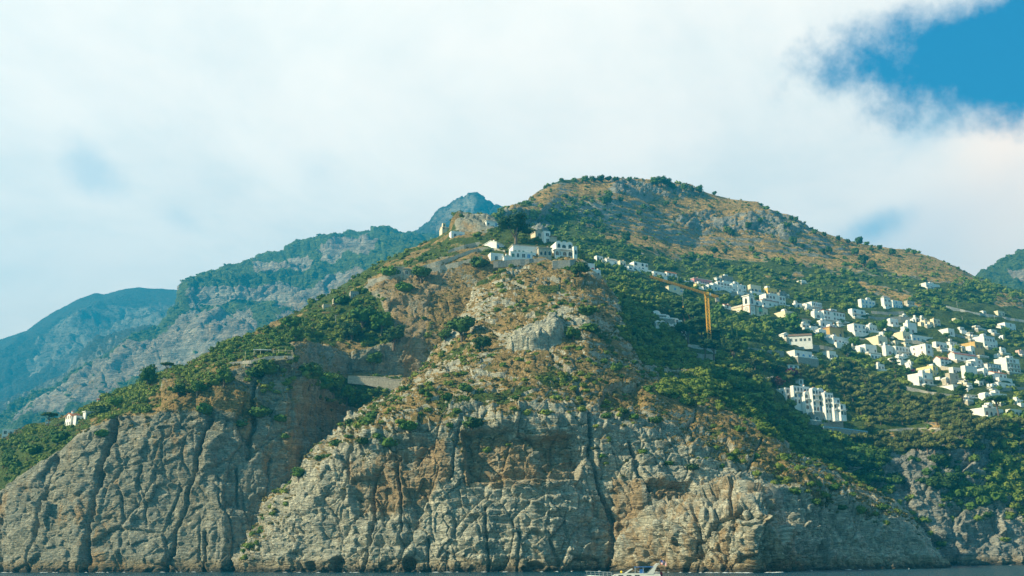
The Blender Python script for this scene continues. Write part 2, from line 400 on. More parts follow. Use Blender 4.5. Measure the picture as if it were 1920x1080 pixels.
layer('east_hill', M_FAR, 1780, 2040, 2.0, [
    (None, [(1780, 1900), (2040, 1900)]),
    ([(1780, 640), (2040, 640)], [(1780, 2000), (2040, 2000)]),
    ([(1780, 600), (1815, 560), (1838, 520), (1852, 508), (1880, 494), (1905, 482), (1925, 475), (1960, 462), (2040, 450)], [(1780, 2300), (2040, 2300)])],
    lambda G, PX, PY, N: rock_disp(G, 5, 51, big=3.5, mid=1.4, sm=1.0, strata=1.0),
    masks=far_masks([([(1893, 515), (1925, 508), (1940, 530), (1905, 530)], 0.95)], seed=29, k=5))
F1ROCK = [([(356, 556), (400, 545), (470, 552), (520, 545), (560, 552), (600, 545), (640, 520), (655, 535), (600, 575), (520, 585), (440, 580), (400, 586), (358, 584)], 0.95),
          ([(540, 500), (556, 488), (585, 492), (580, 507), (545, 510)], 0.9), ([(480, 505), (520, 495), (545, 505), (520, 518), (480, 518)], 0.75),
          ([(600, 470), (640, 452), (690, 447), (706, 462), (690, 480), (650, 486), (625, 500), (605, 498)], 0.85),
          ([(630, 520), (660, 505), (700, 508), (690, 530), (640, 560), (600, 600), (560, 620), (520, 615), (575, 560)], 0.8),
          ([(358, 590), (420, 595), (450, 620), (420, 660), (380, 690), (330, 700), (290, 700), (300, 650), (330, 605)], 0.8),
          ([(440, 600), (470, 592), (480, 620), (450, 660), (400, 700), (380, 690), (430, 650)], 1.0),
          ([(120, 735), (185, 692), (260, 655), (300, 640), (290, 720), (200, 760), (60, 800), (20, 800)], 0.72)]
layer('limestone_mountain', M_FAR, -80, 900, 1.7, [
    (None, [(-80, 1500), (900, 1500)]),
    ([(-80, 850), (0, 830), (120, 790), (300, 740), (450, 690), (560, 650), (700, 600), (900, 560)], [(-80, 1650), (900, 1650)]),
    ([(-80, 835), (0, 808), (120, 752), (200, 715), (280, 680), (345, 650), (380, 625), (430, 615), (500, 600), (600, 570), (700, 530), (900, 500)], [(-80, 1760), (345, 1830), (600, 1850), (900, 1850)]),
    ([(-80, 830), (0, 800), (60, 767), (125, 727), (180, 692), (250, 655), (300, 636), (330, 604), (352, 596), (400, 585), (470, 583), (560, 562), (640, 525), (700, 490), (900, 470)], [(-80, 1800), (300, 1900), (352, 1920), (600, 1950), (900, 1950)]),
    ([(-80, 827), (0, 797), (60, 762), (125, 722), (180, 686), (250, 648), (300, 628), (330, 597), (349, 585), (353, 553), (400, 541), (470, 520), (560, 500), (640, 478), (700, 462), (900, 455)], [(-80, 1820), (300, 1930), (352, 1950), (600, 2050), (900, 2050)]),
    ([(-80, 825), (0, 795), (60, 760), (125, 720), (180, 684), (250, 645), (300, 625), (330, 593), (350, 578), (354, 550), (372, 543), (400, 530), (450, 511), (500, 490), (560, 468), (610, 450), (655, 442), (690, 443), (735, 437), (770, 443), (900, 450)], [(-80, 1840), (300, 1950), (352, 1980), (500, 2200), (700, 2300), (900, 2300)])],
    lambda G, PX, PY, N: rock_disp(G, 5, 62, big=7.5, mid=1.6, sm=.6, strata=1.3),
    masks=far_masks(F1ROCK, lo=0.55, hi=0.8, seed=43, k=5), ds=1.3)

# ---- the wooded and terraced hillside behind the village
def hill_masks(G, PX, PY, N, N2, d):
    wob = fbm(G, 30, 4, 77) * 22; wob2 = fbm(G, 18, 4, 87) * 14
    px, py = PX + wob, PY + wob2
    rock = np.zeros(PX.shape)
    for p, a in [([(935, 402), (958, 390), (1010, 395), (1030, 425), (1010, 440), (960, 430)], 1.0),
                 ([(985, 385), (1000, 366), (1050, 345), (1080, 352), (1040, 385), (1010, 392)], 0.65),
                 ([(1140, 345), (1220, 346), (1300, 352), (1330, 372), (1250, 366), (1200, 366), (1150, 364)], 0.9),
                 ([(1260, 412), (1330, 402), (1400, 404), (1450, 408), (1500, 412), (1522, 432), (1440, 442), (1350, 432), (1290, 432)], 1.0),
                 ([(1420, 384), (1450, 396), (1455, 410), (1425, 400)], 0.8), ([(1250, 445), (1350, 440), (1400, 455), (1300, 470)], 0.55),
                 ([(1720, 480), (1780, 492), (1800, 520), (1740, 505)], 0.5),
                 ([(1500, 850), (1620, 880), (1700, 850), (1790, 790), (1850, 800), (1930, 790), (2030, 790), (2030, 1090), (1450, 1090)], 0.8)]:
        rock = np.maximum(rock, a * poly(px, py, p, 7))
    # golden grass slope
    gold = poly(px, py, [(985, 360), (1100, 330), (1250, 335), (1420, 375), (1530, 430), (1700, 466), (1800, 500), (1860, 535), (1760, 535), (1650, 515), (1520, 500), (1400, 490), (1340, 488), (1280, 482), (1180, 470), (1130, 440), (1080, 415), (1010, 395)], 12)
    gold = np.maximum(gold, poly(px, py, [(940, 388), (1000, 380), (1015, 395), (950, 396)], 5))
    for p, a in [([(1600, 520), (1700, 550), (1760, 575), (1690, 572), (1620, 545)], .8), ([(1440, 515), (1500, 512), (1505, 522), (1440, 524)], .9), ([(1640, 815), (1760, 795), (1760, 812), (1650, 830)], 0.7), ([(1850, 545), (1920, 560), (1920, 580), (1860, 570)], .7)]:
        gold = np.maximum(gold, a * poly(px, py, p, 6))
    dense = sstep(0.02, 0.25, fbm(G, 60, 4, 91))            # clumps of scrub on the golden slope
    gully = poly(px, py, [(1020, 400), (1080, 360), (1150, 380), (1140, 420), (1090, 440), (1100, 460), (1030, 440)], 20)
    grass = gold * (1 - 0.2 * dense) * (1 - 0.5 * gully)
    steep = sstep(0.62, 0.35, N2[..., 2])
    green = np.clip(1 - grass * 1.15 - rock, 0, 1)
    rk = np.maximum(rock * sstep(0.85, 0.55, N2[..., 2] + fbm(G, 20, 3, 15) * 0.2), steep * gold * 0.6)
    grass = np.clip(np.maximum(grass, rock * 0.42) - rk, 0, 1); green = np.clip(green - rk, 0, 1)
    low = poly(px, py, [(1400, 850), (1500, 850), (1620, 880), (1700, 850), (1790, 800), (2030, 790), (2030, 1090), (1400, 1090)], 12)
    green = np.maximum(green, low * sstep(0.16, 0.50, fbm(G, 22, 4, 17) + N2[..., 2] * 0.5 - 0.2 + 0.35 * sstep(1000, 850, PY)) * sstep(1025, 940, PY))
    bush = np.clip((1 - gold) + 0.11 * dense * gold + 0.4 * gully * gold, 0, 1) * (1 - rock * 0.75)
    bush = np.where(low > 0.5, green, bush)
    return dict(grass=grass, green=green, stain_warmlight=low * 0.0, bush=bush, gold=gold, low=low, rock=rock)
def hill_disp(G, PX, PY, N):
    rock = poly(PX, PY, [(1400, 870), (1500, 850), (1620, 885), (1700, 860), (1790, 815), (1850, 815), (2030, 800), (2030, 1090), (1400, 1090)], 16)
    for p in [[(930, 405), (958, 386), (1010, 392), (1035, 425), (1010, 445), (960, 435)], [(1260, 405), (1330, 398), (1400, 400), (1450, 400), (1500, 410), (1522, 435), (1440, 446), (1350, 436), (1290, 436)], [(1140, 340), (1220, 340), (1300, 348), (1330, 372), (1250, 370), (1150, 368)]]:
        rock = np.maximum(rock, poly(PX, PY, p, 6) * 0.8)
    s = soft_disp(G, 1.3, 71, amp=5.0, terr=1.7, per=8.0)
    crest = sstep(0, 18, PY - np.interp(PX, [930, 985, 1050, 1095, 1240, 1330, 1420, 1520, 1700, 1830, 1920], [405, 382, 338, 333, 338, 364, 379, 430, 470, 520, 553]))
    s = s * (0.3 + 0.7 * crest)
    return s * (1 - rock) + rock * rock_disp(G, 1.3, 72, big=7, mid=3, sm=1.3)
layer('hillside', M_HILL, 915, 2040, 2.0, [
    (None, [(915, 690), (1400, 600), (1600, 590), (1750, 585), (1850, 590), (2040, 600)]),
    ([(915, 760), (1300, 760), (1400, 800), (1450, 830), (1520, 845), (1600, 872), (1700, 858), (1760, 832), (1850, 805), (1920, 795), (2040, 785)], [(915, 690), (1300, 600), (1400, 605), (1500, 606), (1600, 612), (1700, 625), (1850, 640), (2040, 650)]),
    ([(915, 700), (1150, 690), (1300, 700), (1400, 715), (1500, 765), (1600, 785), (1700, 775), (1800, 765), (1920, 780), (2040, 780)], [(915, 690), (1150, 620), (1300, 630), (1400, 640), (1500, 665), (1600, 690), (1700, 705), (1800, 700), (1920, 690), (2040, 690)]),
    ([(915, 540), (1100, 520), (1200, 560), (1300, 600), (1400, 595), (1500, 620), (1600, 640), (1700, 650), (1800, 660), (1920, 690), (2040, 700)], [(915, 800), (1100, 780), (1200, 760), (1300, 800), (1400, 850), (1600, 880), (1920, 900), (2040, 900)]),
    ([(915, 480), (1080, 470), (1200, 490), (1300, 520), (1400, 535), (1500, 550), (1600, 560), (1700, 565), (1800, 580), (1920, 600), (2040, 620)], [(915, 900), (1080, 900), (1300, 960), (1500, 1000), (1920, 1050), (2040, 1050)]),
    ([(915, 430), (1000, 420), (1080, 420), (1200, 440), (1300, 470), (1400, 480), (1500, 480), (1600, 500), (1700, 515), (1800, 535), (1870, 555), (1920, 575), (2040, 600)], [(915, 980), (1080, 1050), (1300, 1150), (1500, 1180), (1920, 1150), (2040, 1150)]),
    ([(915, 412), (930, 408), (960, 391), (990, 388), (1010, 398), (1050, 372), (1100, 372), (1200, 380), (1300, 398), (1400, 405), (1500, 422), (1560, 457), (1600, 470), (1700, 490), (1800, 520), (1870, 542), (1920, 565), (2040, 592)], [(915, 990), (930, 1000), (1010, 1010), (1050, 1100), (1100, 1130), (1300, 1220), (1450, 1220), (1600, 1240), (1920, 1200), (2040, 1200)]),
    ([(915, 411), (930, 407), (945, 398), (960, 384), (985, 382), (993, 372), (1010, 358), (1030, 347), (1050, 338), (1095, 333), (1150, 334), (1240, 338), (1290, 350), (1330, 364), (1370, 374), (1420, 379), (1450, 399), (1490, 408), (1520, 430), (1560, 444), (1600, 455), (1700, 470), (1750, 483), (1790, 500), (1830, 520), (1870, 535), (1920, 553), (2040, 588)], [(915, 1000), (930, 1010), (985, 1040), (1010, 1120), (1095, 1200), (1240, 1270), (1420, 1290), (1520, 1280), (1700, 1320), (1830, 1280), (1920, 1230), (2040, 1220)])],
    hill_disp, masks=hill_masks)

# ---- west headland with the summit knoll
WEST_CR = [([(232, 770), (228, 800), (205, 835), (197, 880), (190, 950), (175, 1010), (168, 1075)], 4.5, 8), ([(118, 860), (98, 930), (78, 1000), (65, 1075)], 3.5, 6),
           ([(395, 790), (378, 840), (352, 930), (333, 1000), (320, 1075)], 3.5, 6), ([(452, 880), (440, 950)], 2.5, 3), ([(480, 700), (475, 780), (470, 860)], 4, 5), ([(20, 940), (12, 1000), (8, 1075)], 5, 5),
           ([(505, 860), (500, 940)], 2.5, 3), ([(390, 1000), (385, 1075)], 3, 4), ([(268, 880), (262, 950)], 2, 2)]
WEST_CLIFF = [(-90, 970), (0, 938), (60, 882), (100, 855), (160, 815), (220, 785), (300, 780), (350, 750), (430, 695), (480, 678), (545, 676), (585, 702), (615, 742), (650, 765), (800, 770), (800, 1095), (-90, 1095)]
PINK = [(690, 520), (760, 512), (830, 505), (850, 520), (810, 560), (800, 620), (790, 690), (780, 715), (752, 710), (744, 650), (728, 600), (712, 560), (690, 545)]
ZONE2 = [(800, 500), (900, 485), (1000, 485), (1000, 700), (780, 720), (790, 640), (800, 560)]
ROADWALL = [(545, 645), (600, 655), (650, 662), (700, 655), (770, 640), (770, 704), (650, 704), (560, 690)]
def west_disp(G, PX, PY, N):
    rock = poly(PX, PY, WEST_CLIFF, 9)
    rock = np.maximum(rock, poly(PX, PY, ROADWALL, 5)); rock = np.maximum(rock, 0.9 * poly(PX, PY, PINK, 8)); rock = np.maximum(rock, 0.6 * poly(PX, PY, ZONE2, 10)); rock = np.maximum(rock, 0.8 * poly(PX, PY, [(305, 700), (345, 700), (360, 790), (310, 790)], 10))
    rock = np.maximum(rock, 1.0 * poly(PX, PY, [(845, 425), (862, 402), (915, 408), (945, 425), (900, 430)], 5))
    r = rock_disp(G, 1.25, 101, big=5.5, mid=1.15, sm=0.6, strata=0.8) + cracks(PX, PY, G, WEST_CR, 3)
    return r * rock + soft_disp(G, 1.0, 111, amp=3.0, terr=0.8, per=5.0) * (1 - rock)
def west_masks(G, PX, PY, N, N2, d):
    wob = fbm(G, 24, 4, 177) * 16; px, py = PX + wob, PY + wob * 0.7
    cliff = poly(px, py, WEST_CLIFF, 7)
    rw = poly(px, py, ROADWALL, 4)
    kn = poly(px, py, [(842, 425), (862, 404), (915, 408), (945, 425), (900, 432)], 4)
    bl = poly(px, py, [(308, 720), (360, 735), (390, 770), (350, 790), (312, 785)], 6)
    pk = poly(px, py, PINK, 6)
    rock = np.maximum(np.maximum(np.maximum(cliff, rw), np.maximum(kn * 0.8, bl * .8)), pk * .85)
    ter = poly(px, py, [(700, 520), (780, 505), (850, 488), (905, 470), (905, 490), (850, 500), (760, 520), (700, 535)], 4)
    nz = N2[..., 2]
    ledge = sstep(0.30, 0.55, nz + fbm(G, 10, 3, 133) * 0.2) * sstep(880, 760, PY)
    brown = sstep(-0.02, 0.30, fbm(G, 30, 4, 139))
    grass = (1 - rock) * (0.35 + 0.5 * brown) + rock * ledge * 0.6
    topband = poly(px, py, [(160, 820), (220, 760), (330, 735), (420, 720), (470, 740), (500, 760), (470, 790), (330, 790), (220, 790)], 10)
    grass = np.maximum(grass, topband * 0.7); grass = np.maximum(grass, ter * 0.45)
    bush = (1 - rock) * (0.35 + 0.65 * (1 - brown)) * (1 - 0.9 * ter)
    for p, a in [([(560, 690), (590, 680), (640, 715), (690, 745), (640, 760), (600, 740)], 1.0), ([(430, 690), (520, 665), (560, 700), (550, 740), (490, 740)], .55), ([(330, 700), (400, 690), (420, 740), (340, 750)], .7),
                 ([(650, 590), (740, 560), (752, 640), (700, 655), (650, 640)], 1.0), ([(0, 800), (160, 780), (200, 760), (140, 830), (60, 880), (0, 910)], 1.0)]:
        bush = np.maximum(bush, a * poly(px, py, p, 8))
    z2 = poly(px, py, ZONE2, 8)
    gz = sstep(0.10, 0.55, nz + 0.55 * fbm(G, 16, 4, 233) + 0.2)
    grass = grass * (1 - z2) + gz * z2 * (1 - .7 * pk); rock = np.maximum(rock * (1 - z2 * .0), z2 * (1 - gz))
    grass = grass * (1 - 0.65 * kn)
    bush = bush * (1 - pk) * (1 - z2) + z2 * gz * sstep(0.0, 0.4, fbm(G, 20, 4, 251)) * .6
    green = np.clip(bush * 0.9, 0, 1)
    stain_warmlight = np.clip(pk * .8 + 0.55 * poly(px, py, [(540, 700), (640, 760), (640, 900), (560, 960), (520, 800)], 25) + 0.75 * sstep(0.05, 0.5, fbm(G, 30, 4, 155)), 0, 1)
    return dict(grass=np.clip(grass, 0, 1), green=green * (1 - rock), stain_warmlight=stain_warmlight, bush=np.maximum(bush * (1 - kn), 0.35 * kn), rock=rock)
layer('west_headland', M_WEST, -90, 1125, 1.6, [
    (None, [(-90, 485), (0, 470), (200, 455), (400, 450), (470, 458), (560, 475), (640, 505), (700, 510), (1125, 540)]),
    ([(-90, 965), (0, 935), (60, 878), (100, 850), (160, 812), (220, 782), (300, 776), (345, 748), (430, 692), (480, 676), (540, 673), (580, 700), (610, 740), (650, 762), (1125, 772)], [(-90, 508), (60, 488), (160, 480), (300, 480), (430, 488), (540, 486), (580, 495), (610, 520), (650, 545), (1125, 560)]),
    ([(-90, 905), (0, 872), (60, 840), (160, 792), (260, 752), (345, 718), (430, 670), (480, 664), (540, 668), (580, 690), (640, 707), (1125, 707)], [(-90, 540), (160, 510), (300, 508), (430, 503), (540, 499), (600, 530), (650, 560), (1125, 572)]),
    ([(-90, 900), (0, 868), (60, 836), (160, 789), (260, 748), (345, 713), (430, 666), (480, 661), (540, 665), (580, 687), (640, 704), (1125, 704)], [(-90, 546), (160, 516), (300, 513), (430, 509), (540, 508), (600, 542), (650, 570), (1125, 582)]),
    ([(-90, 855), (0, 842), (160, 782), (260, 735), (345, 700), (430, 655), (480, 650), (540, 642), (600, 655), (650, 661), (700, 652), (770, 648), (1125, 650)], [(-90, 575), (160, 535), (430, 520), (540, 545), (600, 568), (700, 577), (770, 577), (1125, 595)]),
    ([(-90, 848), (0, 827), (160, 776), (260, 729), (345, 695), (430, 645), (500, 628), (560, 612), (620, 580), (690, 535), (740, 515), (800, 503), (850, 492), (900, 485), (1010, 488), (1060, 488), (1125, 520)], [(-90, 600), (160, 550), (430, 545), (560, 590), (620, 610), (690, 620), (800, 625), (900, 632), (1010, 632), (1125, 640)]),
    ([(-90, 842), (0, 822), (160, 774), (260, 727), (345, 692), (430, 641), (500, 620), (560, 598), (620, 565), (690, 518), (740, 495), (800, 478), (850, 462), (900, 450), (960, 448), (1040, 455), (1090, 480), (1125, 515)], [(-90, 615), (160, 558), (430, 558), (560, 610), (620, 635), (690, 650), (800, 670), (900, 680), (1010, 670), (1125, 660)]),
    ([(-90, 840), (0, 816), (75, 798), (160, 772), (200, 751), (260, 725), (300, 703), (345, 690), (385, 668), (450, 638), (500, 613), (560, 588), (620, 551), (650, 533), (690, 504), (740, 478), (790, 458), (825, 440), (845, 419), (862, 403), (890, 399), (918, 408), (940, 420), (975, 425), (1000, 432), (1045, 450), (1090, 475), (1125, 510)], [(-90, 640), (0, 620), (160, 570), (300, 560), (430, 575), (500, 600), (560, 640), (620, 670), (690, 690), (825, 735), (890, 755), (1010, 715), (1125, 690)])],
    west_disp, masks=west_masks)

# ---- the main headland
MAIN_CR = [([(1085, 730), (1096, 800), (1108, 850), (1122, 905), (1137, 960), (1144, 1005), (1149, 1072)], 4.0, 10), ([(862, 790), (853, 850), (846, 905)], 3, 5), ([(903, 955), (910, 1020), (915, 1072)], 2.6, 6),
           ([(662, 815), (656, 890), (640, 935)], 3, 5), ([(975, 1000), (977, 1072)], 2.2, 5), ([(805, 1010), (810, 1070)], 2.2, 4), ([(1185, 830), (1200, 900), (1240, 990)], 3, 4), ([(1020, 640), (1060, 720), (1085, 740)], 3, 3),
           ([(1560, 960), (1580, 1020)], 2, 3), ([(1300, 760), (1290, 840)], 2.5, 3), ([(750, 860), (745, 960), (760, 1030)], 2.2, 3), ([(700, 900), (690, 980), (680, 1070)], 2.5, 4), ([(1420, 830), (1400, 900)], 2, 3)]
def main_disp(G, PX, PY, N):
    top = np.interp(PX, [750, 760, 800, 900, 1000, 1100, 1150, 1200, 1300, 1400, 1480, 1560, 1650, 1700, 1770], [760, 700, 740, 760, 745, 760, 750, 770, 790, 830, 870, 905, 950, 985, 1070])
    rk = sstep(-25, 25, PY - top)
    r = rock_disp(G, 1.0, 201, big=5.0, mid=1.45, sm=0.95, strata=1.6)
    rock = np.maximum(rk, 0.55 + 0.25 * fbm(G, 40, 3, 209))
    rock = np.maximum(rock, poly(PX, PY, [(680, 520), (830, 505), (800, 560), (790, 640), (780, 700), (740, 700), (720, 600)], 12))
    rock = np.maximum(rock, poly(PX, PY, [(955, 640), (1040, 600), (1052, 625), (1040, 650), (960, 665)], 5))
    d = r * rock + soft_disp(G, 0.8, 211, amp=3.0, terr=0.8, per=4.5) * (1 - rock)
    d = d + cracks(PX, PY, G, MAIN_CR, 7)
    wob = fbm(G, 12, 3, 223) * 8
    px, py = PX + wob, PY + wob
    # hollowed brown faces and sea caves
    for p, a, f in [([(868, 815), (940, 808), (1010, 822), (1070, 815), (1088, 870), (1080, 900), (1000, 900), (880, 905)], 4.5, 4), ([(660, 900), (720, 885), (745, 930), (720, 985), (660, 960), (655, 930)], 3.0, 4),
                    ([(1130, 735), (1195, 722), (1205, 765), (1125, 772)], 3.0, 4), ([(1205, 905), (1290, 915), (1300, 930), (1210, 930)], 4, 3), ([(750, 830), (800, 820), (812, 870), (760, 885)], 2.5, 4)]:
        d = d - a * poly(px, py, p, f)
    for cx, cy, rx, ry, a in [(766, 1056, 12, 14, 7), (632, 1060, 13, 15, 6), (1545, 1040, 9, 22, 5), (580, 1060, 8, 10, 4), (1000, 1062, 14, 7, 3), (1100, 1050, 28, 5, 3)]:
        d = d - a * sstep(1.15, 0.8, np.sqrt(((px - cx) / rx) ** 2 + ((py - cy) / ry) ** 2))
    # the pale buttress standing out under the summit
    d = d + 5 * poly(px + fbm(G, 9, 3, 225) * 12, py, [(955, 640), (990, 618), (1040, 602), (1055, 620), (1045, 645), (965, 662)], 9)
    return d
def main_masks(G, PX, PY, N, N2, d):
    nz = N2[..., 2]; n = fbm(G, 16, 4, 233)
    wob = fbm(G, 24, 4, 277) * 18; px, py = PX + wob, PY + wob * 0.7
    upper = poly(px, py, [(800, 500), (900, 485), (1060, 480), (1130, 530), (1165, 600), (1190, 660), (1200, 700), (1100, 700), (1030, 700), (960, 690), (900, 690), (860, 740), (780, 760), (730, 765), (690, 780), (755, 715), (780, 640), (790, 560)], 14)
    mid = poly(px, py, [(650, 800), (760, 740), (900, 690), (1100, 680), (1200, 700), (1300, 770), (1420, 790), (1480, 850), (1560, 880), (1700, 980), (1560, 950), (1400, 900), (1250, 830), (1100, 760), (900, 800), (780, 810), (660, 840)], 45)
    g = 0.0
    g = np.maximum(g, upper * sstep(0.28, 0.66, nz + 0.75 * n + 0.0))
    g = np.maximum(g, mid * sstep(0.30, 0.70, nz + 0.6 * n + 0.15))
    lowz = sstep(960, 780, py) * sstep(0.55, 0.85, nz + 0.45 * fbm(G, 9, 3, 235)); g = np.maximum(g, lowz * 0.8)
    edge = poly(px, py, [(455, 1060), (520, 950), (640, 795), (690, 768), (700, 800), (640, 850), (560, 930), (470, 1070)], 6)
    g = np.maximum(g, edge * 0.6 * sstep(0.2, 0.6, nz + 0.4 * n))
    rse = poly(px, py, [(1420, 850), (1500, 870), (1560, 885), (1620, 915), (1660, 945), (1690, 975), (1600, 965), (1500, 935), (1430, 900)], 8)
    g = np.maximum(g, rse * sstep(-0.15, 0.35, n + 0.3 * nz))
    but = poly(px, py, [(958, 640), (1040, 602), (1052, 622), (1042, 648), (965, 662)], 4)
    cf = poly(px, py, [(690, 520), (760, 520), (830, 500), (815, 560), (785, 620), (780, 700), (740, 700), (725, 600)], 8)
    g = g * (1 - 0.9 * but) * (1 - 0.65 * cf)
    gm = np.clip(g, 0, 1)
    gr = sstep(-0.05, 0.4, fbm(G, 22, 4, 241)) * gm * 0.8
    bush = gm * (0.25 + 0.75 * sstep(0.0, 0.35, fbm(G, 20, 4, 251)))
    stain_warmlight = np.zeros(PX.shape)  # ochre of the brown faces, plus warm light painted in beside the spur
    for p in [[(868, 815), (1070, 815), (1088, 870), (1080, 920), (1000, 910), (880, 915)], [(650, 870), (760, 840), (840, 830), (860, 900), (760, 960), (660, 960)], [(1130, 725), (1200, 720), (1205, 770), (1125, 780)], [(1150, 900), (1290, 910), (1280, 1060), (1160, 1060)], [(730, 560), (790, 540), (780, 700), (740, 700)]]:
        stain_warmlight = np.maximum(stain_warmlight, poly(px, py, p, 10))
    sh = poly(px, py, [(1150, 545), (1185, 600), (1215, 640), (1300, 690), (1360, 725), (1420, 775), (1470, 825), (1440, 835), (1400, 790), (1340, 745), (1250, 745), (1200, 690), (1160, 640)], 8) * (1 - 0.85 * poly(px, py, [(1180, 690), (1305, 690), (1310, 722), (1190, 722)], 5))
    sh2 = poly(px, py, [(1210, 722), (1320, 725), (1400, 760), (1380, 790), (1290, 765), (1210, 750)], 6)
    bush = np.maximum(bush, np.maximum(sh, sh2 * .7)); gr = np.maximum(gr, sh * .9); gm = np.maximum(gm, sh2 * 0.6)
    return dict(sh=np.maximum(sh, 0.35 * sh2), grass=np.clip(gm * 1.05, 0, 1), green=gr, stain_warmlight=np.maximum(stain_warmlight * 0.8, cf * 0.9), bush=bush, gm=gm)
layer('main_headland', M_NEAR, 446, 1778, 1.25, [
    (None, [(446, 434), (500, 425), (600, 412), (700, 405), (800, 402), (1000, 400), (1140, 406), (1200, 396), (1350, 395), (1480, 402), (1550, 412), (1650, 428), (1720, 442), (1778, 458)]),
    ([(446, 1064), (480, 1035), (520, 985), (560, 945), (600, 890), (640, 850), (690, 815), (750, 800), (850, 790), (960, 785), (1080, 790), (1150, 800), (1250, 830), (1300, 850), (1400, 880), (1480, 905), (1560, 930), (1650, 960), (1700, 995), (1750, 1050), (1778, 1064)], [(446, 436), (500, 432), (600, 424), (700, 418), (800, 415), (1000, 414), (1140, 422), (1250, 425), (1400, 430), (1480, 430), (1650, 450), (1778, 460)]),
    ([(446, 1062), (480, 1025), (520, 962), (560, 910), (600, 860), (640, 815), (690, 785), (750, 745), (775, 735), (800, 728), (900, 720), (1000, 715), (1100, 715), (1180, 720), (1240, 740), (1300, 755), (1380, 785), (1440, 820), (1480, 862), (1560, 895), (1650, 943), (1700, 980), (1750, 1045), (1778, 1063)], [(446, 440), (500, 440), (600, 440), (700, 440), (760, 445), (900, 450), (1000, 448), (1100, 452), (1200, 465), (1300, 480), (1400, 480), (1480, 465), (1560, 470), (1650, 470), (1778, 465)]),
    ([(446, 1060), (480, 1021), (520, 953), (560, 899), (600, 846), (640, 800), (690, 774), (752, 735), (775, 722), (800, 700), (830, 672), (860, 645), (900, 622), (950, 608), (1000, 600), (1100, 600), (1160, 640), (1200, 690), (1260, 712), (1330, 730), (1380, 760), (1420, 795), (1475, 850), (1560, 885), (1650, 938), (1700, 974), (1750, 1042), (1778, 1062)], [(446, 446), (500, 450), (600, 455), (700, 462), (752, 480), (800, 505), (860, 520), (900, 520), (1000, 512), (1100, 508), (1160, 515), (1200, 515), (1300, 520), (1420, 510), (1480, 490), (1560, 480), (1650, 478), (1778, 470)]),
    ([(446, 1058), (480, 1018), (520, 948), (560, 893), (600, 840), (640, 793), (690, 768), (735, 745), (752, 728), (775, 706), (800, 676), (830, 640), (860, 600), (885, 560), (905, 530), (930, 508), (960, 498), (1000, 492), (1060, 488), (1090, 492), (1110, 507), (1130, 528), (1150, 560), (1165, 600), (1185, 650), (1230, 690), (1300, 702), (1350, 732), (1395, 757), (1420, 788), (1470, 835), (1485, 860), (1545, 872), (1600, 905), (1650, 932), (1690, 962), (1725, 1000), (1755, 1055), (1778, 1062)], [(446, 455), (500, 465), (600, 480), (700, 490), (752, 508), (800, 540), (850, 565), (900, 590), (1000, 600), (1090, 605), (1130, 590), (1165, 560), (1200, 540), (1300, 540), (1420, 525), (1480, 505), (1560, 490), (1650, 485), (1778, 475)])],
    main_disp, masks=main_masks, back=(1.10, 0.72))
# ---- the low warm spur in front
def spur_disp(G, PX, PY, N): return rock_disp(G, 0.8, 301, big=6.5, mid=4.2, sm=1.6, strata=0.5) + cracks(PX, PY, G, [([(1440, 940), (1432, 1000), (1440, 1075)], 3, 4), ([(1380, 930), (1370, 1000), (1362, 1075)], 3, 3), ([(1300, 945), (1310, 1000), (1305, 1075)], 3, 3), ([(1245, 960), (1240, 1075)], 3, 3)], 9)
layer('rock_spur', M_NEAR, 1166, 1496, 1.25, [
    (None, [(1166, 400), (1200, 385), (1300, 362), (1400, 352), (1450, 356), (1480, 372), (1496, 390)]),
    ([(1166, 1060), (1190, 1010), (1230, 985), (1290, 975), (1370, 965), (1400, 960), (1430, 970), (1447, 1000), (1465, 1035), (1482, 1068), (1496, 1076)], [(1166, 401), (1200, 388), (1300, 367), (1400, 357), (1450, 361), (1496, 392)]),
    ([(1166, 1055), (1180, 1005), (1205, 965), (1240, 950), (1290, 935), (1370, 926), (1400, 921), (1428, 932), (1444, 960), (1463, 1010), (1480, 1060), (1496, 1074)], [(1166, 404), (1200, 402), (1300, 384), (1400, 374), (1450, 376), (1496, 394)])],
    spur_disp, masks=lambda G, PX, PY, N, N2, d: dict(grass=0.5 * sstep(0.5, 0.8, N2[..., 2] + 0.4 * fbm(G, 12, 3, 333)) * sstep(990, 940, PY), green=np.zeros(PX.shape), stain_warmlight=np.full(PX.shape, 0.45), bush=np.zeros(PX.shape)), back=(1.14, 0.6))  # even ochre over the spur paints in its warm sunlight

# ------------------------------------------------------------------ water
m = bpy.data.materials.new('sea_water'); m.use_nodes = True; t = NT(m.node_tree); b = t.n['Principled BSDF']
tc = t.new('ShaderNodeTexCoord'); mp = t.new('ShaderNodeMapping', ins={'Vector': tc.outputs['Object'], 'Scale': (1, 1.6, 1)})
b.inputs['Base Color'].default_value = (0.002, 0.045, 0.07, 1); b.inputs['Roughness'].default_value = 0.22; b.inputs['Specular IOR Level'].default_value = 0.25; b.inputs['IOR'].default_value = 1.33
wv = t.math('ADD', t.math('MULTIPLY', t.noise(mp, 0.16, 5, 0.6), 1.0), t.math('MULTIPLY', t.noise(mp, 0.9, 4, 0.6), 0.3))
t.set(b, 'Normal', t.new('ShaderNodeBump', ins={'Height': wv, 'Distance': 1.6, 'Strength': 1.0}))
M_SEA = m
xs = np.array([-4900, -3000, -1200, -500, 0, 500, 1200, 3000, 4900.]); ys = np.array([-300, -50, 100, 250, 400, 700, 1500, 3000, 4800.])
X, Y = np.meshgrid(xs, ys); h, w = X.shape; idx = np.arange(h * w).reshape(h, w)
F = np.stack([idx[:-1, :-1], idx[:-1, 1:], idx[1:, 1:], idx[1:, :-1]], -1).reshape(-1, 4)
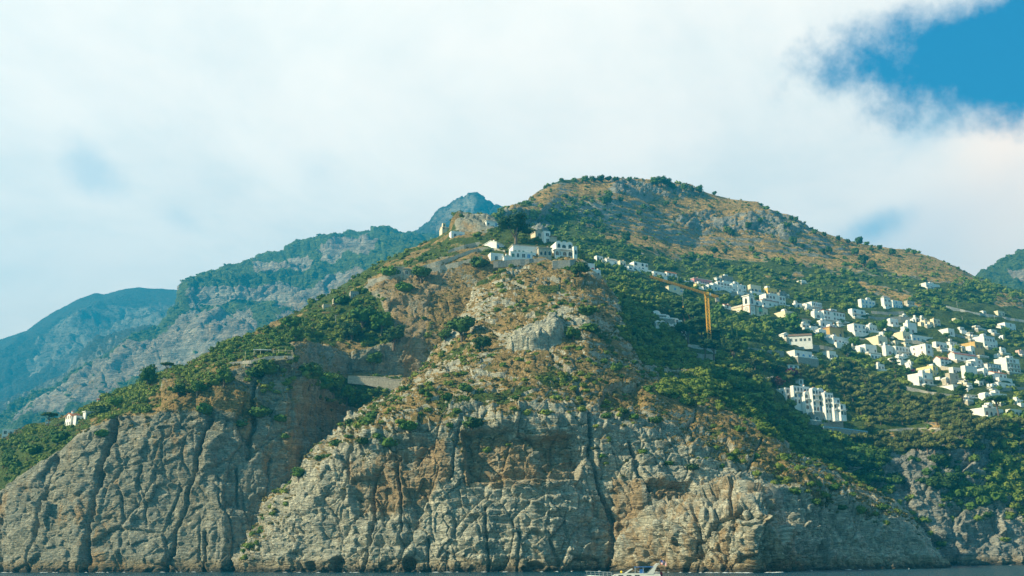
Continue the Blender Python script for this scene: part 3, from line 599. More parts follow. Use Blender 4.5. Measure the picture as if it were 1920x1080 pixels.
o = link('sea', np_mesh('sea', np.stack([X, Y, 0 * X], -1).reshape(-1, 3), F, [M_SEA])); o['kind'] = 'structure'

# ------------------------------------------------------------------ haze
m = bpy.data.materials.new('haze'); m.use_nodes = True; t = NT(m.node_tree); t.n.clear()
HAZE_DENSITY = 0.0002
pv = t.new('ShaderNodeVolumePrincipled', ins={'Color': (0.015, 0.46, 0.92, 1), 'Density': HAZE_DENSITY, 'Anisotropy': 0.15})
t.new('ShaderNodeOutputMaterial', ins={'Volume': pv})
hv = np.array([(x, y, z) for x in (-5000, 5000) for y in (-400, 4900) for z in (-40, 1450)], float)
hf = np.array([(0, 1, 3, 2), (4, 6, 7, 5), (0, 4, 5, 1), (2, 3, 7, 6), (0, 2, 6, 4), (1, 5, 7, 3)])
o = link('haze', np_mesh('haze', hv, hf, [m], smooth=False)); o['kind'] = 'stuff'
# ------------------------------------------------------------------ finding the ground under a pixel
bpy.context.view_layer.update()
DG = bpy.context.evaluated_depsgraph_get()
TREES = {n: BVHTree.FromObject(LAYERS[n]['o'], DG) for n in ('main_headland', 'west_headland', 'hillside', 'rock_spur', 'limestone_mountain')}
CV = Vector(CAM)
def hit(px, py, only=None):
    d = Vector(pdir(px, py)); best = None
    for n, t in TREES.items():
        if only and n != only: continue
        r = t.ray_cast(CV, d, 20000)
        if r[0] is not None and (best is None or r[3] < best[1]): best = (r[0], r[3])
    return None if best is None else best[0]
def ground_z(x, y, z0=None, only=None):
    best = None
    for n, t in TREES.items():
        if only and n != only: continue
        r = t.ray_cast(Vector((x, y, 1500)), Vector((0, 0, -1)), 4000)
        if r[0] is not None and (best is None or r[0].z > best): best = r[0].z
    return best

# ------------------------------------------------------------------ foliage
def ico():
    p = (1 + 5 ** .5) / 2
    v = [(-1, p, 0), (1, p, 0), (-1, -p, 0), (1, -p, 0), (0, -1, p), (0, 1, p), (0, -1, -p), (0, 1, -p), (p, 0, -1), (p, 0, 1), (-p, 0, -1), (-p, 0, 1)]
    f = [(0, 11, 5), (0, 5, 1), (0, 1, 7), (0, 7, 10), (0, 10, 11), (1, 5, 9), (5, 11, 4), (11, 10, 2), (10, 7, 6), (7, 1, 8), (3, 9, 4), (3, 4, 2), (3, 2, 6), (3, 6, 8), (3, 8, 9), (4, 9, 5), (2, 4, 11), (6, 2, 10), (8, 6, 7), (9, 8, 1)]
    v = [np.array(a, float) / np.linalg.norm(a) for a in v]; nf = []; mid = {}
    def m(a, b):
        k = (min(a, b), max(a, b))
        if k not in mid: q = v[a] + v[b]; v.append(q / np.linalg.norm(q)); mid[k] = len(v) - 1
        return mid[k]
    for a, b, c in f:
        x, y, z = m(a, b), m(b, c), m(c, a); nf += [(a, x, z), (b, y, x), (c, z, y), (x, y, z)]
    return np.array(v), np.array(nf), np.array([(a, b, c) for a, b, c in f])
IV, IF, IF0 = ico()
def crown_arrays(lobes, nleaf, leaf, seed, core=0.8, coarse=False):
    """lobed core plus leaf clumps standing off it; returns triangles"""
    r = np.random.default_rng(seed); Vs, Fs, n = [], [], 0
    iv = IV[:12] if coarse else IV; jf = IF0 if coarse else IF
    tot = sum(l[3] * l[5] for l in lobes)
    for l in lobes:
        c = np.array(l[:3]); s = np.array(l[3:6])
        v = iv * (1 + r.uniform(-.2, .2, (len(iv), 1))) * s * core + c
        Vs.append(v); Fs.append(jf + n); n += len(v)
        k = max(4, int(nleaf * l[3] * l[5] / tot))
        d = r.normal(size=(k, 3)); d[:, 2] = np.where(d[:, 2] < -0.5, -d[:, 2], d[:, 2]); d /= np.linalg.norm(d, axis=1, keepdims=True)
        p = c + d * s * r.uniform(0.80, 1.12, (k, 1))
        nn = d + r.normal(size=(k, 3)) * 0.55; nn /= np.linalg.norm(nn, axis=1, keepdims=True)
        a = np.cross(nn, r.normal(size=(k, 3))); a /= np.linalg.norm(a, axis=1, keepdims=True); b = np.cross(nn, a)
        sz = leaf * r.uniform(0.6, 1.4, (k, 1))
        q = np.stack([p + a * sz, p + b * sz * 0.8, p - a * sz, p - b * sz * 0.8], 1).reshape(-1, 3)
        i = np.arange(k)[:, None] * 4 + n
        Vs.append(q); Fs.append(np.concatenate([i + np.array([0, 1, 2]), i + np.array([0, 2, 3])])); n += 4 * k
    return np.concatenate(Vs), np.concatenate(Fs)
def leaf_mat(name, dark, mid, lite, k=1.0):
    m = bpy.data.materials.new(name); m.use_nodes = True; t = NT(m.node_tree); b = t.n['Principled BSDF']
    at = t.new('ShaderNodeAttribute'); at.attribute_name = 'tint'
    oi = t.new('ShaderNodeObjectInfo'); tc = t.new('ShaderNodeTexCoord')
    n = t.noise(tc.outputs['Object'], 0.9 * k, 4, 0.7)
    f = t.math('ADD', at.outputs['Fac'], t.math('MULTIPLY', oi.outputs['Random'], 0.6))
    f = t.math('ADD', f, t.math('MULTIPLY', t.math('SUBTRACT', n, 0.5), 0.9))
    c = t.mix(t.ramp(f, 0.0, 0.5), dark, mid); c = t.mix(t.ramp(f, 0.5, 1.05), c, lite)
    t.set(b, 'Base Color', c); t.set(b, 'Roughness', 0.8); b.inputs['Specular IOR Level'].default_value = 0.2
    return m
L_HILL = leaf_mat('hillside_scrub', (0.03, 0.068, 0.02), (0.07, 0.14, 0.024), (0.18, 0.225, 0.04))
L_OLIVE = leaf_mat('olive_foliage', (0.065, 0.088, 0.03), (0.15, 0.165, 0.05), (0.25, 0.24, 0.085))
L_PINE = leaf_mat('pine_foliage', (0.02, 0.055, 0.016), (0.042, 0.09, 0.02), (0.09, 0.14, 0.03))
L_BRIGHT = leaf_mat('broadleaf_foliage', (0.035, 0.095, 0.018), (0.08, 0.17, 0.026), (0.15, 0.23, 0.035))
L_GARR = leaf_mat('garrigue', (0.055, 0.075, 0.024), (0.13, 0.13, 0.04), (0.28, 0.21, 0.075))
L_RED = leaf_mat('bougainvillea', (0.112, 0.014, 0.056), (0.224, 0.021, 0.112), (0.308, 0.042, 0.168))
L_MAROON = leaf_mat('red_leaves', (0.084, 0.028, 0.022), (0.140, 0.049, 0.035), (0.182, 0.070, 0.042))
def simple_mat(name, c, rough=0.8, noise=0.12, sc=0.6, metal=0.0):
    m = bpy.data.materials.new(name); m.use_nodes = True; t = NT(m.node_tree); b = t.n['Principled BSDF']
    tc = t.new('ShaderNodeTexCoord'); n = t.noise(tc.outputs['Object'], sc, 6, 0.65)
    t.set(b, 'Base Color', t.mix(t.ramp(n, 0.3, 0.75), tuple(x * (1 - noise) for x in c), tuple(min(1, x * (1 + noise * .4)) for x in c)))
    b.inputs['Roughness'].default_value = rough; b.inputs['Metallic'].default_value = metal
    return m
M_BARK = simple_mat('bark', (0.16, 0.12, 0.085), noise=0.4, sc=2)

BUSH = []
for s in range(10):
    r = random.Random(s); L = [(0, 0, .35, .8, .8, .6)]
    for k in range(r.randint(2, 4)):
        a = r.uniform(0, 6.28); d = r.uniform(.3, .7); q = r.uniform(.35, .6); L.append((math.cos(a) * d, math.sin(a) * d, r.uniform(.2, .7), q, q, q * .9))
    BUSH.append(L)
def bush_set(nleaf, leaf, coarse, core=0.8): return [crown_arrays(L, nleaf, leaf, 100 + i, core, coarse) for i, L in enumerate(BUSH)]
def scatter(name, lay, key, n, size, mat, tmpl, seed, label, tintf=None, sink=0.15, flat=(0.7, 1.1), region=None, tall=None):
    """one mass of scrub over the ground of a layer, where its mask says it grows"""
    L = LAYERS[lay]; r = np.random.default_rng(seed); w = L['mk'][key].copy().astype(float)
    w[L['nc']:] *= 0.15
    if region is not None: w = w * region(L['PX'], L['PY'], L['G'])
    w[(L['PY'] > 1075)] = 0; w = np.where(L['G'][..., 2] < 4, 0, w)
    w = np.where(w > 0.12, w, 0)
    p = w.ravel() / w.sum(); ids = r.choice(p.size, n, p=p)
    P = L['G'].reshape(-1, 3)[ids]; px = L['PX'].ravel()[ids]; py = L['PY'].ravel()[ids]
    S = r.uniform(size[0], size[1], n) ** 1.0; S = np.where(r.random(n) < .12, S * 1.5, S)
    if tall is not None: S = S * tall(px, py)
    tint = 0.15 + 0.55 * (0.5 + 0.9 * fbm(P, 28, 3, seed)) + r.normal(0, .16, n)
    if tintf is not None: tint = tint + tintf(px, py, P)
    tt = r.integers(0, len(tmpl), n); Vs, Fs, Ts, off = [], [], [], 0
    for k in range(len(tmpl)):
        V, F = tmpl[k]; m = tt == k; q = int(m.sum())
        if not q: continue
        a = r.uniform(0, 6.283, q); ca, sa_ = np.cos(a), np.sin(a); s = S[m][:, None]; fl = r.uniform(flat[0], flat[1], (q, 1))
        x = (V[None, :, 0] * ca[:, None] - V[None, :, 1] * sa_[:, None]) * s + P[m][:, 0:1]
        y = (V[None, :, 0] * sa_[:, None] + V[None, :, 1] * ca[:, None]) * s + P[m][:, 1:2]
        z = (V[None, :, 2] - sink) * s * fl + P[m][:, 2:3]
        Vs.append(np.stack([x, y, z], -1).reshape(-1, 3)); Ts.append(np.repeat(tint[m], len(V)))
        Fs.append((F[None] + (np.arange(q) * len(V))[:, None, None]).reshape(-1, 3) + off); off += q * len(V)
    me = np_mesh(name, np.concatenate(Vs), np.concatenate(Fs), [mat], {'tint': np.concatenate(Ts)}, smooth=False)
    o = link(name, me); o['kind'] = 'stuff'; o['label'] = label
    return o
T_HILL = bush_set(70, 0.20, False); T_SMALL = bush_set(34, 0.26, True); T_MED = bush_set(110, 0.16, False)
def not_village(PX, PY, G): return np.ones(PX.shape)
HLOW = lambda PX, PY, G: np.clip(1 - poly(PX, PY, [(1430, 660), (1640, 700), (1720, 720), (1930, 800), (2060, 800), (2060, 870), (1700, 860), (1440, 800)], 10) * 0.75, 0, 1)
scatter('grassy_slope_bushes', 'hillside', 'gold', 900, (0.9, 2.4), L_HILL, T_SMALL, 12, 'small bushes dotted over the golden grass of the upper hill')
scatter('west_ledge_tufts', 'west_headland', 'grass', 3600, (0.5, 1.1), L_GARR, T_SMALL, 14, 'brown grass tufts and low bushes on the ledges of the west headland')
scatter('headland_garrigue', 'main_headland', 'grass', 4200, (0.4, 1.2), L_GARR, T_SMALL, 15, 'tufts of dry grass and low cushions on the main headland', flat=(0.5, 0.9))
scatter('shoulder_scrub', 'main_headland', 'sh', 420, (1.3, 2.8), L_HILL, T_MED, 19, 'dark green scrub spilling over the right shoulder of the headland', tintf=lambda px, py, P: 0.1)
scatter('headland_bushes', 'main_headland', 'bush', 900, (0.8, 2.4), L_HILL, T_MED, 16, 'green bushes dotted over the upper part of the main headland', tintf=lambda px, py, P: 0.15)
scatter('far_mountain_woods', 'limestone_mountain', 'green', 5200, (3, 7), L_HILL, T_SMALL, 17, 'dark woods and scrub on the far limestone mountain', flat=(0.5, 0.8), sink=0.3)

# ---- single trees
def tube(pts, rad, seg=7):
    """tapered limb along points; returns quads as triangles"""
    pts = [np.array(p, float) for p in pts]; V, F = [], []
    for i, p in enumerate(pts):
        d = pts[min(i + 1, len(pts) - 1)] - pts[max(i - 1, 0)]; d /= np.linalg.norm(d) + 1e-9
        a = np.cross(d, (0.3, 1, 0.1)); a /= np.linalg.norm(a) + 1e-9; b = np.cross(d, a)
        for k in range(seg):
            t = 2 * math.pi * k / seg; V.append(p + (a * math.cos(t) + b * math.sin(t)) * rad[i])
    for i in range(len(pts) - 1):
        for k in range(seg):
            k2 = (k + 1) % seg; q = (i * seg + k, i * seg + k2, (i + 1) * seg + k2, (i + 1) * seg + k); F += [(q[0], q[1], q[2]), (q[0], q[2], q[3])]
    return np.array(V), np.array(F)
def merge(parts):
    V, F, n = [], [], 0
    for v, f in parts: V.append(v); F.append(f + n); n += len(v)
    return np.concatenate(V), np.concatenate(F)
def tree_meshes(kind, seed):
    r = random.Random(seed * 7 + 1)
    if kind == 'olive':
        L = [(0, 0, 3.2, 1.9, 1.9, 1.5)] + [(math.cos(a) * 1.6, math.sin(a) * 1.6, 3 + r.uniform(-.4, .9), r.uniform(1.2, 1.7), r.uniform(1.2, 1.7), r.uniform(1, 1.4)) for a in [r.uniform(0, 1) + k * 1.35 for k in range(5)]]
        C = crown_arrays(L, 300, 0.34, seed, 0.72); T = merge([tube([(0, 0, -1), (.1, 0, .8), (.1, .1, 2)], [.4, .28, .2])] + [tube([(.1, .1, 1.2), (math.cos(a) * 1.3, math.sin(a) * 1.3, 3)], [.18, .07]) for a in (0, 2, 4)])
    elif kind == 'broad':
        L = [(0, 0, 3.6, 2.0, 2.0, 2.2)] + [(math.cos(a) * 1.5, math.sin(a) * 1.5, 3.2 + r.uniform(-1.3, 1.6), r.uniform(1.1, 1.7), r.uniform(1.1, 1.7), r.uniform(1.1, 1.6)) for a in [r.uniform(0, 1) + k * 1.1 for k in range(6)]]
        C = crown_arrays(L, 420, 0.30, seed, 0.74); T = merge([tube([(0, 0, -1), (0, .1, 1.2), (.1, .1, 3)], [.34, .24, .15])] + [tube([(0, .1, 1.2), (math.cos(a) * 1.2, math.sin(a) * 1.2, 3.2)], [.15, .06]) for a in (1, 3, 5)])
    elif kind == 'umbrella':
        L = [(0, 0, 8.2, 3.2, 3.2, 1.0)] + [(math.cos(a) * 3, math.sin(a) * 3, 7.9 + r.uniform(-.25, .35), r.uniform(1.5, 2), r.uniform(1.5, 2), r.uniform(.65, .9)) for a in [k * .7 + r.uniform(0, .3) for k in range(9)]]
        C = crown_arrays(L, 700, 0.26, seed, 0.8); T = merge([tube([(0, 0, -1.5), (.2, 0, 2), (0, .1, 5), (.1, 0, 7.6)], [.42, .34, .28, .2])] + [tube([(0, .1, 4.6), (math.cos(a) * 1.2, math.sin(a) * 1.2, 6.4), (math.cos(a) * 2.6, math.sin(a) * 2.6, 7.6)], [.2, .13, .07]) for a in (0.2, 1.4, 2.6, 3.9, 5.1)])
    elif kind == 'pine':
        L = [(r.uniform(-2.6, 2.6), r.uniform(-2.2, 2.2), 4.2 + r.uniform(0, 3.6), r.uniform(1.4, 2.1), r.uniform(1.4, 2.1), r.uniform(.7, 1.1)) for k in range(14)] + [(0, 0, 6, 2.6, 2.4, 1.9)]
        C = crown_arrays(L, 900, 0.26, seed, 0.72); T = merge([tube([(0, 0, -1.5), (.3, 0, 2), (.1, .1, 6)], [.5, .38, .2])] + [tube([(.2, 0, 2.2), (math.cos(a) * 2, math.sin(a) * 2, 5)], [.22, .08]) for a in (0, 1.3, 2.7, 4.1)])
    elif kind == 'cypress':
        L = [(0, 0, 1.2 + k * 1.15, 1.05 - .09 * k, 1.05 - .09 * k, 1.0) for k in range(9)]
        C = crown_arrays(L, 420, 0.24, seed, 0.85); T = tube([(0, 0, -1), (0, 0, 2)], [.25, .2])
    elif kind == 'araucaria':
        L = [(math.cos(a) * rr, math.sin(a) * rr, z, 0.75, 0.75, .32) for z, rr in ((2, 1.9), (3.3, 1.9), (4.6, 1.6), (5.9, 1.3), (7.2, .9)) for a in [k * 1.26 + z for k in range(5)]] + [(0, 0, 8.4, .5, .5, .9)]
        C = crown_arrays(L, 420, 0.22, seed, 0.7); T = tube([(0, 0, -1), (0, 0, 4), (0, 0, 8.4)], [.28, .2, .08])
    else:  # shrub
        C = crown_arrays(BUSH[seed % 10], 170, 0.15, seed, 0.78); T = merge([tube([(0, 0, -.3), (math.cos(a) * .3, math.sin(a) * .3, .4)], [.08, .04], 5) for a in (0, 2, 4)])
    bm = {'olive': L_OLIVE, 'broad': L_BRIGHT, 'umbrella': L_PINE, 'pine': L_PINE, 'cypress': L_PINE, 'araucaria': L_PINE, 'shrub': L_HILL}[kind]
    return np_mesh(kind + '_crown', *C, [bm], smooth=False), np_mesh(kind + '_trunk', *T, [M_BARK], smooth=True)
_TM = {}
def tree(kind, name, P, s, label, cat, group=None, seed=0, mat=None, sz=1.0, crown='crown'):
    k = (kind, seed % 4, mat.name if mat else '')
    if k not in _TM:
        c, t = tree_meshes(kind, seed % 4)
        if mat is not None: c.materials[0] = mat
        _TM[k] = (c, t)
    c, t = _TM[k]; e = bpy.data.objects.new(name, None); COL.objects.link(e); e.location = P; e.rotation_euler = (0, 0, (seed * 2.4) % 6.28); e.scale = (s, s, s * sz)
    tag(e, label, cat, group)
    link(crown, c, e); link('trunk' if kind != 'shrub' else 'stem', t, e)
    return e
# ---- named trees and shrubs: (kind, name, px, py of the foot, height px, label, category, group, material, vertical stretch, layer)
def place(kind, name, px, py, hpx, label, cat, group=None, seed=0, mat=None, sz=1.0, lay=None, D=None):
    P = hit(px, py, lay) if D is None else Vector(unproj(px, py, D))
    if P is None:
        for q in range(1, 12):
            P = hit(px, py + q * 2, lay)
            if P is not None: break
        if P is None: return None
    H = {'olive': 4.6, 'broad': 5.8, 'umbrella': 9.2, 'pine': 8.4, 'cypress': 11.4, 'araucaria': 9.2, 'shrub': 1.2}[kind]
    h = (unproj(px, py - hpx, P.y)[2] - unproj(px, py, P.y)[2])
    P = P + Vector((0, 0, -0.02 * h))
    return tree(kind, name, P, h / H / sz, label, cat, group, seed, mat, sz)
place('umbrella', 'umbrella_pine', 312, 704, 25, 'small flat-topped umbrella pine standing on the west ridge against the blue mountain', 'pine tree', seed=1)
place('broad', 'leafy_tree', 276, 727, 42, 'tall bright green bushy tree left of the small umbrella pine on the ridge', 'tree', seed=2, sz=1.25)
place('umbrella', 'umbrella_pine', 90, 803, 30, 'wide dark umbrella pine beside the white villa at the far left', 'pine tree', seed=2)
place('pine', 'pine_tree', 966, 462, 62, 'big dark rounded pine above the long white house on the summit', 'pine tree', seed=3)
place('umbrella', 'umbrella_pine', 1872, 783, 42, 'large umbrella pine in front of the low white house at the lower right', 'pine tree', seed=0)
place('pine', 'pine_tree', 1377, 680, 45, 'pine with a bare leaning trunk right of the curved road wall', 'pine tree', seed=1, sz=1.2)
place('araucaria', 'conifer', 1680, 712, 50, 'tall tiered dark conifer among the white terraces', 'conifer', seed=1)
place('pine', 'pine_tree', 1805, 755, 32, 'dark pine right under the white house with the hipped grey roof', 'pine tree', seed=2)
for i, (x, y, h, l) in enumerate([(1348, 650, 52, 'slender dark cypress just right of the yellow crane mast'), (1358, 655, 36, 'short dark cypress between two taller cypresses'), (1375, 652, 52, 'tallest dark cypress of the row right of the crane'), (1384, 655, 42, 'dark cypress at the right end of the row by the crane')]):
    place('cypress', 'cypress_tree', x, y, h, l, 'cypress', 'cypress trees by the crane', seed=i)
for i, (x, y, h, l) in enumerate([(1284, 615, 56, 'tall dark spreading pine left of the crane above the arcaded white house'), (1303, 625, 62, 'large dark pine immediately left of the yellow crane mast'), (1316, 645, 50, 'dark pine with its foot at the curved road wall left of the crane'), (1290, 645, 46, 'dark pine standing beside the white house with brown arched openings'), (1337, 652, 38, 'dark pine covering the foot of the yellow crane')]):
    place('pine', 'pine_tree', x, y, h, l, 'pine tree', 'dark pines round the crane', seed=i)
place('broad', 'red_leaved_tree', 1457, 728, 22, 'low spreading dark red tree above the left end of the white hotel', 'tree', seed=1, mat=L_MAROON, sz=.7)
place('shrub', 'bougainvillea', 1484, 703, 16, 'purple bougainvillea spilling below the small white kiosk', 'shrub', seed=1, mat=L_RED, sz=1.0)
place('shrub', 'bougainvillea', 1710, 700, 9, 'small dark red bougainvillea left of the cream house wall', 'shrub', seed=2, mat=L_RED)
place('shrub', 'bougainvillea', 1872, 708, 9, 'magenta bougainvillea beneath the bright orange tiled roof', 'shrub', seed=3, mat=L_RED)
for i, (x, y, h) in enumerate([(1098, 340, 9), (1112, 338, 8), (1126, 338, 9), (1141, 338, 7), (1155, 338, 6), (1180, 338, 6), (1228, 343, 9), (1240, 345, 13), (1252, 348, 12), (1262, 352, 8)]):
    place('broad', 'crest_tree', x, y + 4, h + 4, 'rounded tree in the row along the top of the highest hill', 'tree', 'trees along the hilltop', seed=i, mat=L_HILL, lay='hillside', sz=.8)
for i, (x, y, h, l) in enumerate([(1283, 356, 10, 'small tree at the left end of the cluster on the right shoulder of the hill'), (1297, 358, 9, 'middle tree of three on the right shoulder of the hill'), (1311, 361, 12, 'largest of three trees on the right shoulder of the hill'), (1340, 366, 6, 'tiny lone tree on the skyline just right of the three-tree cluster'), (1484, 412, 7, 'left tree of a pair on the skyline above the grey cliff band'), (1493, 414, 7, 'right tree of a pair on the skyline above the grey cliff band'), (1528, 438, 7, 'lone skyline tree at the right end of the grey cliff band'), (1546, 443, 6, 'small skyline tree one along from the cliff band'), (1572, 450, 7, 'slim skyline tree midway down the right ridge'), (1591, 455, 6, 'low tree just left of the darkest skyline tree'), (1611, 458, 13, 'darkest and tallest skyline tree on the right ridge'), (1626, 461, 7, 'small tree right of the darkest skyline tree'), (1650, 468, 8, 'bushy tree low on the right ridge line'), (1702, 473, 6, 'left tree of a pair far down the right ridge'), (1715, 476, 7, 'right tree of a pair far down the right ridge')]):
    place('broad', 'ridge_tree', x, y + 3, h + 4, l, 'tree', seed=i, mat=L_HILL, lay='hillside', sz=1.1)
rr = random.Random(9)
for i, (x, y, h) in enumerate([(1207, 395, 12), (1223, 397, 12), (1162, 410, 10), (1199, 408, 13), (1250, 388, 12), (1266, 386, 10), (1175, 455, 20), (1210, 455, 12), (1140, 462, 12), (1120, 430, 16), (1130, 440, 14), (1105, 425, 14), (1138, 386, 20), (1142, 374, 14), (1165, 380, 11), (1070, 382, 12), (1062, 374, 9), (1365, 440, 16), (1372, 444, 14), (1478, 430, 13), (1404, 430, 14), (1425, 420, 12), (1488, 460, 16), (1505, 468, 10), (1543, 478, 12), (1555, 476, 14), (1605, 480, 16), (1635, 474, 10), (1620, 500, 22), (1636, 508, 20), (1674, 480, 14), (1340, 480, 16), (1360, 478, 12), (1300, 490, 14), (1335, 500, 16), (1355, 505, 14), (1410, 475, 14)]):
    place('broad', 'hillside_tree', x, y, h, 'single green tree standing out on the golden grass slope of the upper hill', 'tree', 'trees scattered on the golden slope', seed=i, mat=L_HILL, lay='hillside')
# shrubs that stand out on the cliffs
SH = [(770, 806, 20, 'dark round shrub at the head of the crack on the left of the main cliff'), (885, 800, 22, 'dark round shrub alone on the middle of the main cliff'), (838, 748, 14, 'bright green shrub above the lone dark shrub on the main cliff'), (866, 640, 45, 'large olive green bush in the hollow high on the main headland'), (905, 660, 30, 'dark bush just right of the large bush in the hollow'), (835, 640, 24, 'olive bush just left of the large bush in the hollow'), (560, 900, 24, 'low olive shrub on the left edge of the main cliff'), (730, 838, 22, 'dark shrub below the road on the shoulder of the cliff'), (682, 832, 14, 'small shrub left of the dark shrub on the cliff shoulder'), (700, 785, 18, 'shrub on the pointed shoulder under the road wall'), (655, 795, 12, 'small shrub at the left tip of the cliff shoulder'), (596, 862, 10, 'tiny shrub halfway up the left edge of the main cliff'), (630, 835, 14, 'shrub near the top of the left edge of the main cliff'), (1138, 783, 12, 'small dark shrub above the right end of the brown hollow'), (1170, 775, 12, 'dark shrub one along to the right on the bare cliff'), (1190, 785, 12, 'dark shrub beneath the overhanging brown wall'), (1232, 792, 14, 'low wide dark shrub on the rocky slope right of the long crack'), (1255, 740, 13, 'dark shrub under the grey rock band on the right of the headland'), (1216, 732, 12, 'dark shrub at the left foot of the grey rock band'), (1290, 760, 15, 'olive shrub on the top of the right shoulder'), (1330, 742, 13, 'olive shrub crowning the rounded rock on the right shoulder'), (1415, 860, 14, 'green shrub by the rounded rock at the right end of the shoulder'), (1388, 810, 14, 'dark shrub in the notch below the rounded rock'), (1300, 880, 14, 'green shrub on the ledge above the warm spur'), (1255, 872, 12, 'small green shrub on the ledge left above the warm spur'), (1490, 925, 14, 'green shrub among dry grass right of the spur top'), (1530, 945, 13, 'shrub lower down in the dry grass right of the spur'), (1562, 918, 14, 'shrub near the right edge of the dry grass slope'), (1580, 955, 12, 'small shrub low on the dry grass slope'), (1655, 955, 14, 'olive shrub at the right tip of the dry grass slope'), (1128, 858, 9, 'tiny green shrub beside the long crack'), (968, 748, 9, 'tiny bright shrub in the middle of the cliff below the buttress'), (1100, 590, 20, 'dark bush on the dry grass below the square stone bastion'), (1075, 640, 26, 'olive bush right of the pale buttress'), (1105, 622, 20, 'bush on the upper right slope of the headland'), (790, 530, 30, 'dark bush at the top of the pinkish cliff'), (760, 545, 20, 'bush hanging on the left brow of the pinkish cliff'), (1088, 520, 30, 'dark bush right of the square stone bastion'), (898, 500, 20, 'rounded dark bush under the lower white block on the summit')]
for i, (x, y, h, l) in enumerate(SH):
    place('broad' if h >= 24 else 'shrub', 'shrub', x, y, h, l, 'shrub', seed=i, mat=L_HILL if (i % 3 or h >= 24) else L_BRIGHT, sz=.8)
SW = [(194, 700 + 118, 16, 'dark shrub at the top of the western cliff left of the second crack'), (370, 742, 30, 'dark spreading bush on the brow left of the restaurant terrace'), (335, 745, 26, 'dark bush above the small rock bluff'), (385, 775, 22, 'dark bush under the brow of the western cliff'), (483, 780, 24, 'dark ivy clump on the cliff below the restaurant terrace'), (455, 800, 16, 'small dark bush left below the ivy clump'), (525, 790, 16, 'small dark bush right of the ivy clump'), (535, 822, 12, 'small bush low on the shaded cliff'), (505, 700, 24, 'dark bush hanging right under the restaurant wall'), (475, 705, 20, 'dark bush hanging left under the restaurant wall'), (700, 690, 30, 'green tree against the rock wall above the coast road'), (680, 620, 45, 'bright green tree in the wooded gully left of the pinkish cliff'), (715, 625, 40, 'bright green tree highest in the wooded gully'), (738, 650, 40, 'green tree in the gully touching the pinkish cliff'), (660, 640, 36, 'green tree at the left of the wooded gully'), (545, 625, 30, 'bright green bush on the ridge above the restaurant'), (555, 640, 26, 'green bush on the slope right of the restaurant'), (730, 517, 22, 'bright round tree beside the terrace wall with the dark doorway'), (640, 570, 20, 'dark tree left of the ruined stone house'), (215, 770, 26, 'bright lime green tree on the ridge right of the white villa'), (190, 778, 22, 'green tree just right of the white villa'), (600, 745, 45, 'big dark green tree at the head of the shaded gully'), (625, 740, 40, 'dark green tree in the gully beneath the coast road'), (580, 725, 40, 'dark green tree on the shoulder right of the restaurant'), (650, 755, 30, 'low dark tree at the right end of the gully'), (420, 725, 34, 'pale olive tree with bare stems left of the restaurant wall'), (60, 850, 22, 'olive green bush on the lowest ridge at far left'), (110, 830, 24, 'green bush below the white villa'), (30, 880, 22, 'dark bush at the far left edge of the cliff top')]
for i, (x, y, h, l) in enumerate(SW):
    k = 'broad' if h >= 26 else 'shrub'
    place(k, 'gully_tree' if k == 'broad' else 'shrub', x, y, h, l, 'tree' if k == 'broad' else 'shrub', seed=i, mat=L_BRIGHT if ('bright' in l or i % 3 == 0) else L_HILL, sz=.85)
# ------------------------------------------------------------------ building materials
def wall_mat(name, c, n=0.16): return simple_mat(name, c, 0.85, n, 0.35)
WM = {'white': wall_mat('whitewash', (0.80, 0.79, 0.75)), 'cream': wall_mat('cream_plaster', (0.74, 0.64, 0.46)), 'yellow': wall_mat('yellow_plaster', (0.74, 0.50, 0.14)),
      'paleyellow': wall_mat('pale_yellow_plaster', (0.76, 0.62, 0.30)), 'ochre': wall_mat('ochre_plaster', (0.55, 0.36, 0.12)), 'pink': wall_mat('pink_plaster', (0.62, 0.26, 0.28)), 'palepink': wall_mat('pale_pink_plaster', (0.72, 0.50, 0.44)),
      'grey': simple_mat('rubble_stone', (0.36, 0.35, 0.31), 0.95, 0.5, 1.5), 'sand': simple_mat('sand_stone', (0.52, 0.46, 0.36), 0.95, 0.4, 1.2), 'beige': wall_mat('beige_plaster', (0.62, 0.52, 0.38))}
RFM = {'tile': simple_mat('terracotta_tiles', (0.55, 0.20, 0.085), 0.9, 0.4, 1.4), 'redtile': simple_mat('dark_red_tiles', (0.36, 0.11, 0.07), 0.9, 0.4, 1.4), 'pale': simple_mat('weathered_roof', (0.58, 0.50, 0.40), 0.9, 0.3, 1.0),
       'greyroof': simple_mat('grey_roof', (0.34, 0.34, 0.32), 0.9, 0.3, 1.0), 'white': WM['white'], 'brown': simple_mat('brown_roof', (0.20, 0.13, 0.09), 0.9, 0.3, 1)}
M_PANE = simple_mat('window_pane', (0.035, 0.05, 0.055), 0.2, 0.1); M_SHUT = simple_mat('brown_shutter', (0.16, 0.08, 0.045)); M_BLUE = simple_mat('blue_paint', (0.06, 0.26, 0.55)); M_REDS = simple_mat('red_shutter', (0.45, 0.06, 0.07))
M_GREENS = simple_mat('green_shutter', (0.03, 0.16, 0.10)); M_RAIL = simple_mat('white_railing', (0.7, 0.72, 0.72)); M_YEL = simple_mat('yellow_crane_paint', (0.78, 0.43, 0.035), 0.5, 0.2); M_DOME = simple_mat('green_dome_tiles', (0.10, 0.42, 0.28), 0.5, 0.3)
M_WOOD = simple_mat('pergola_wood', (0.16, 0.10, 0.06)); M_CONC = simple_mat('concrete', (0.42, 0.42, 0.40), 0.9, 0.3); M_CLOCK = simple_mat('clock_face', (0.62, 0.60, 0.52)); M_BRICK = simple_mat('brick_trim', (0.50, 0.24, 0.12)); M_ARCHSH = simple_mat('arch_brown', (0.20, 0.12, 0.08))
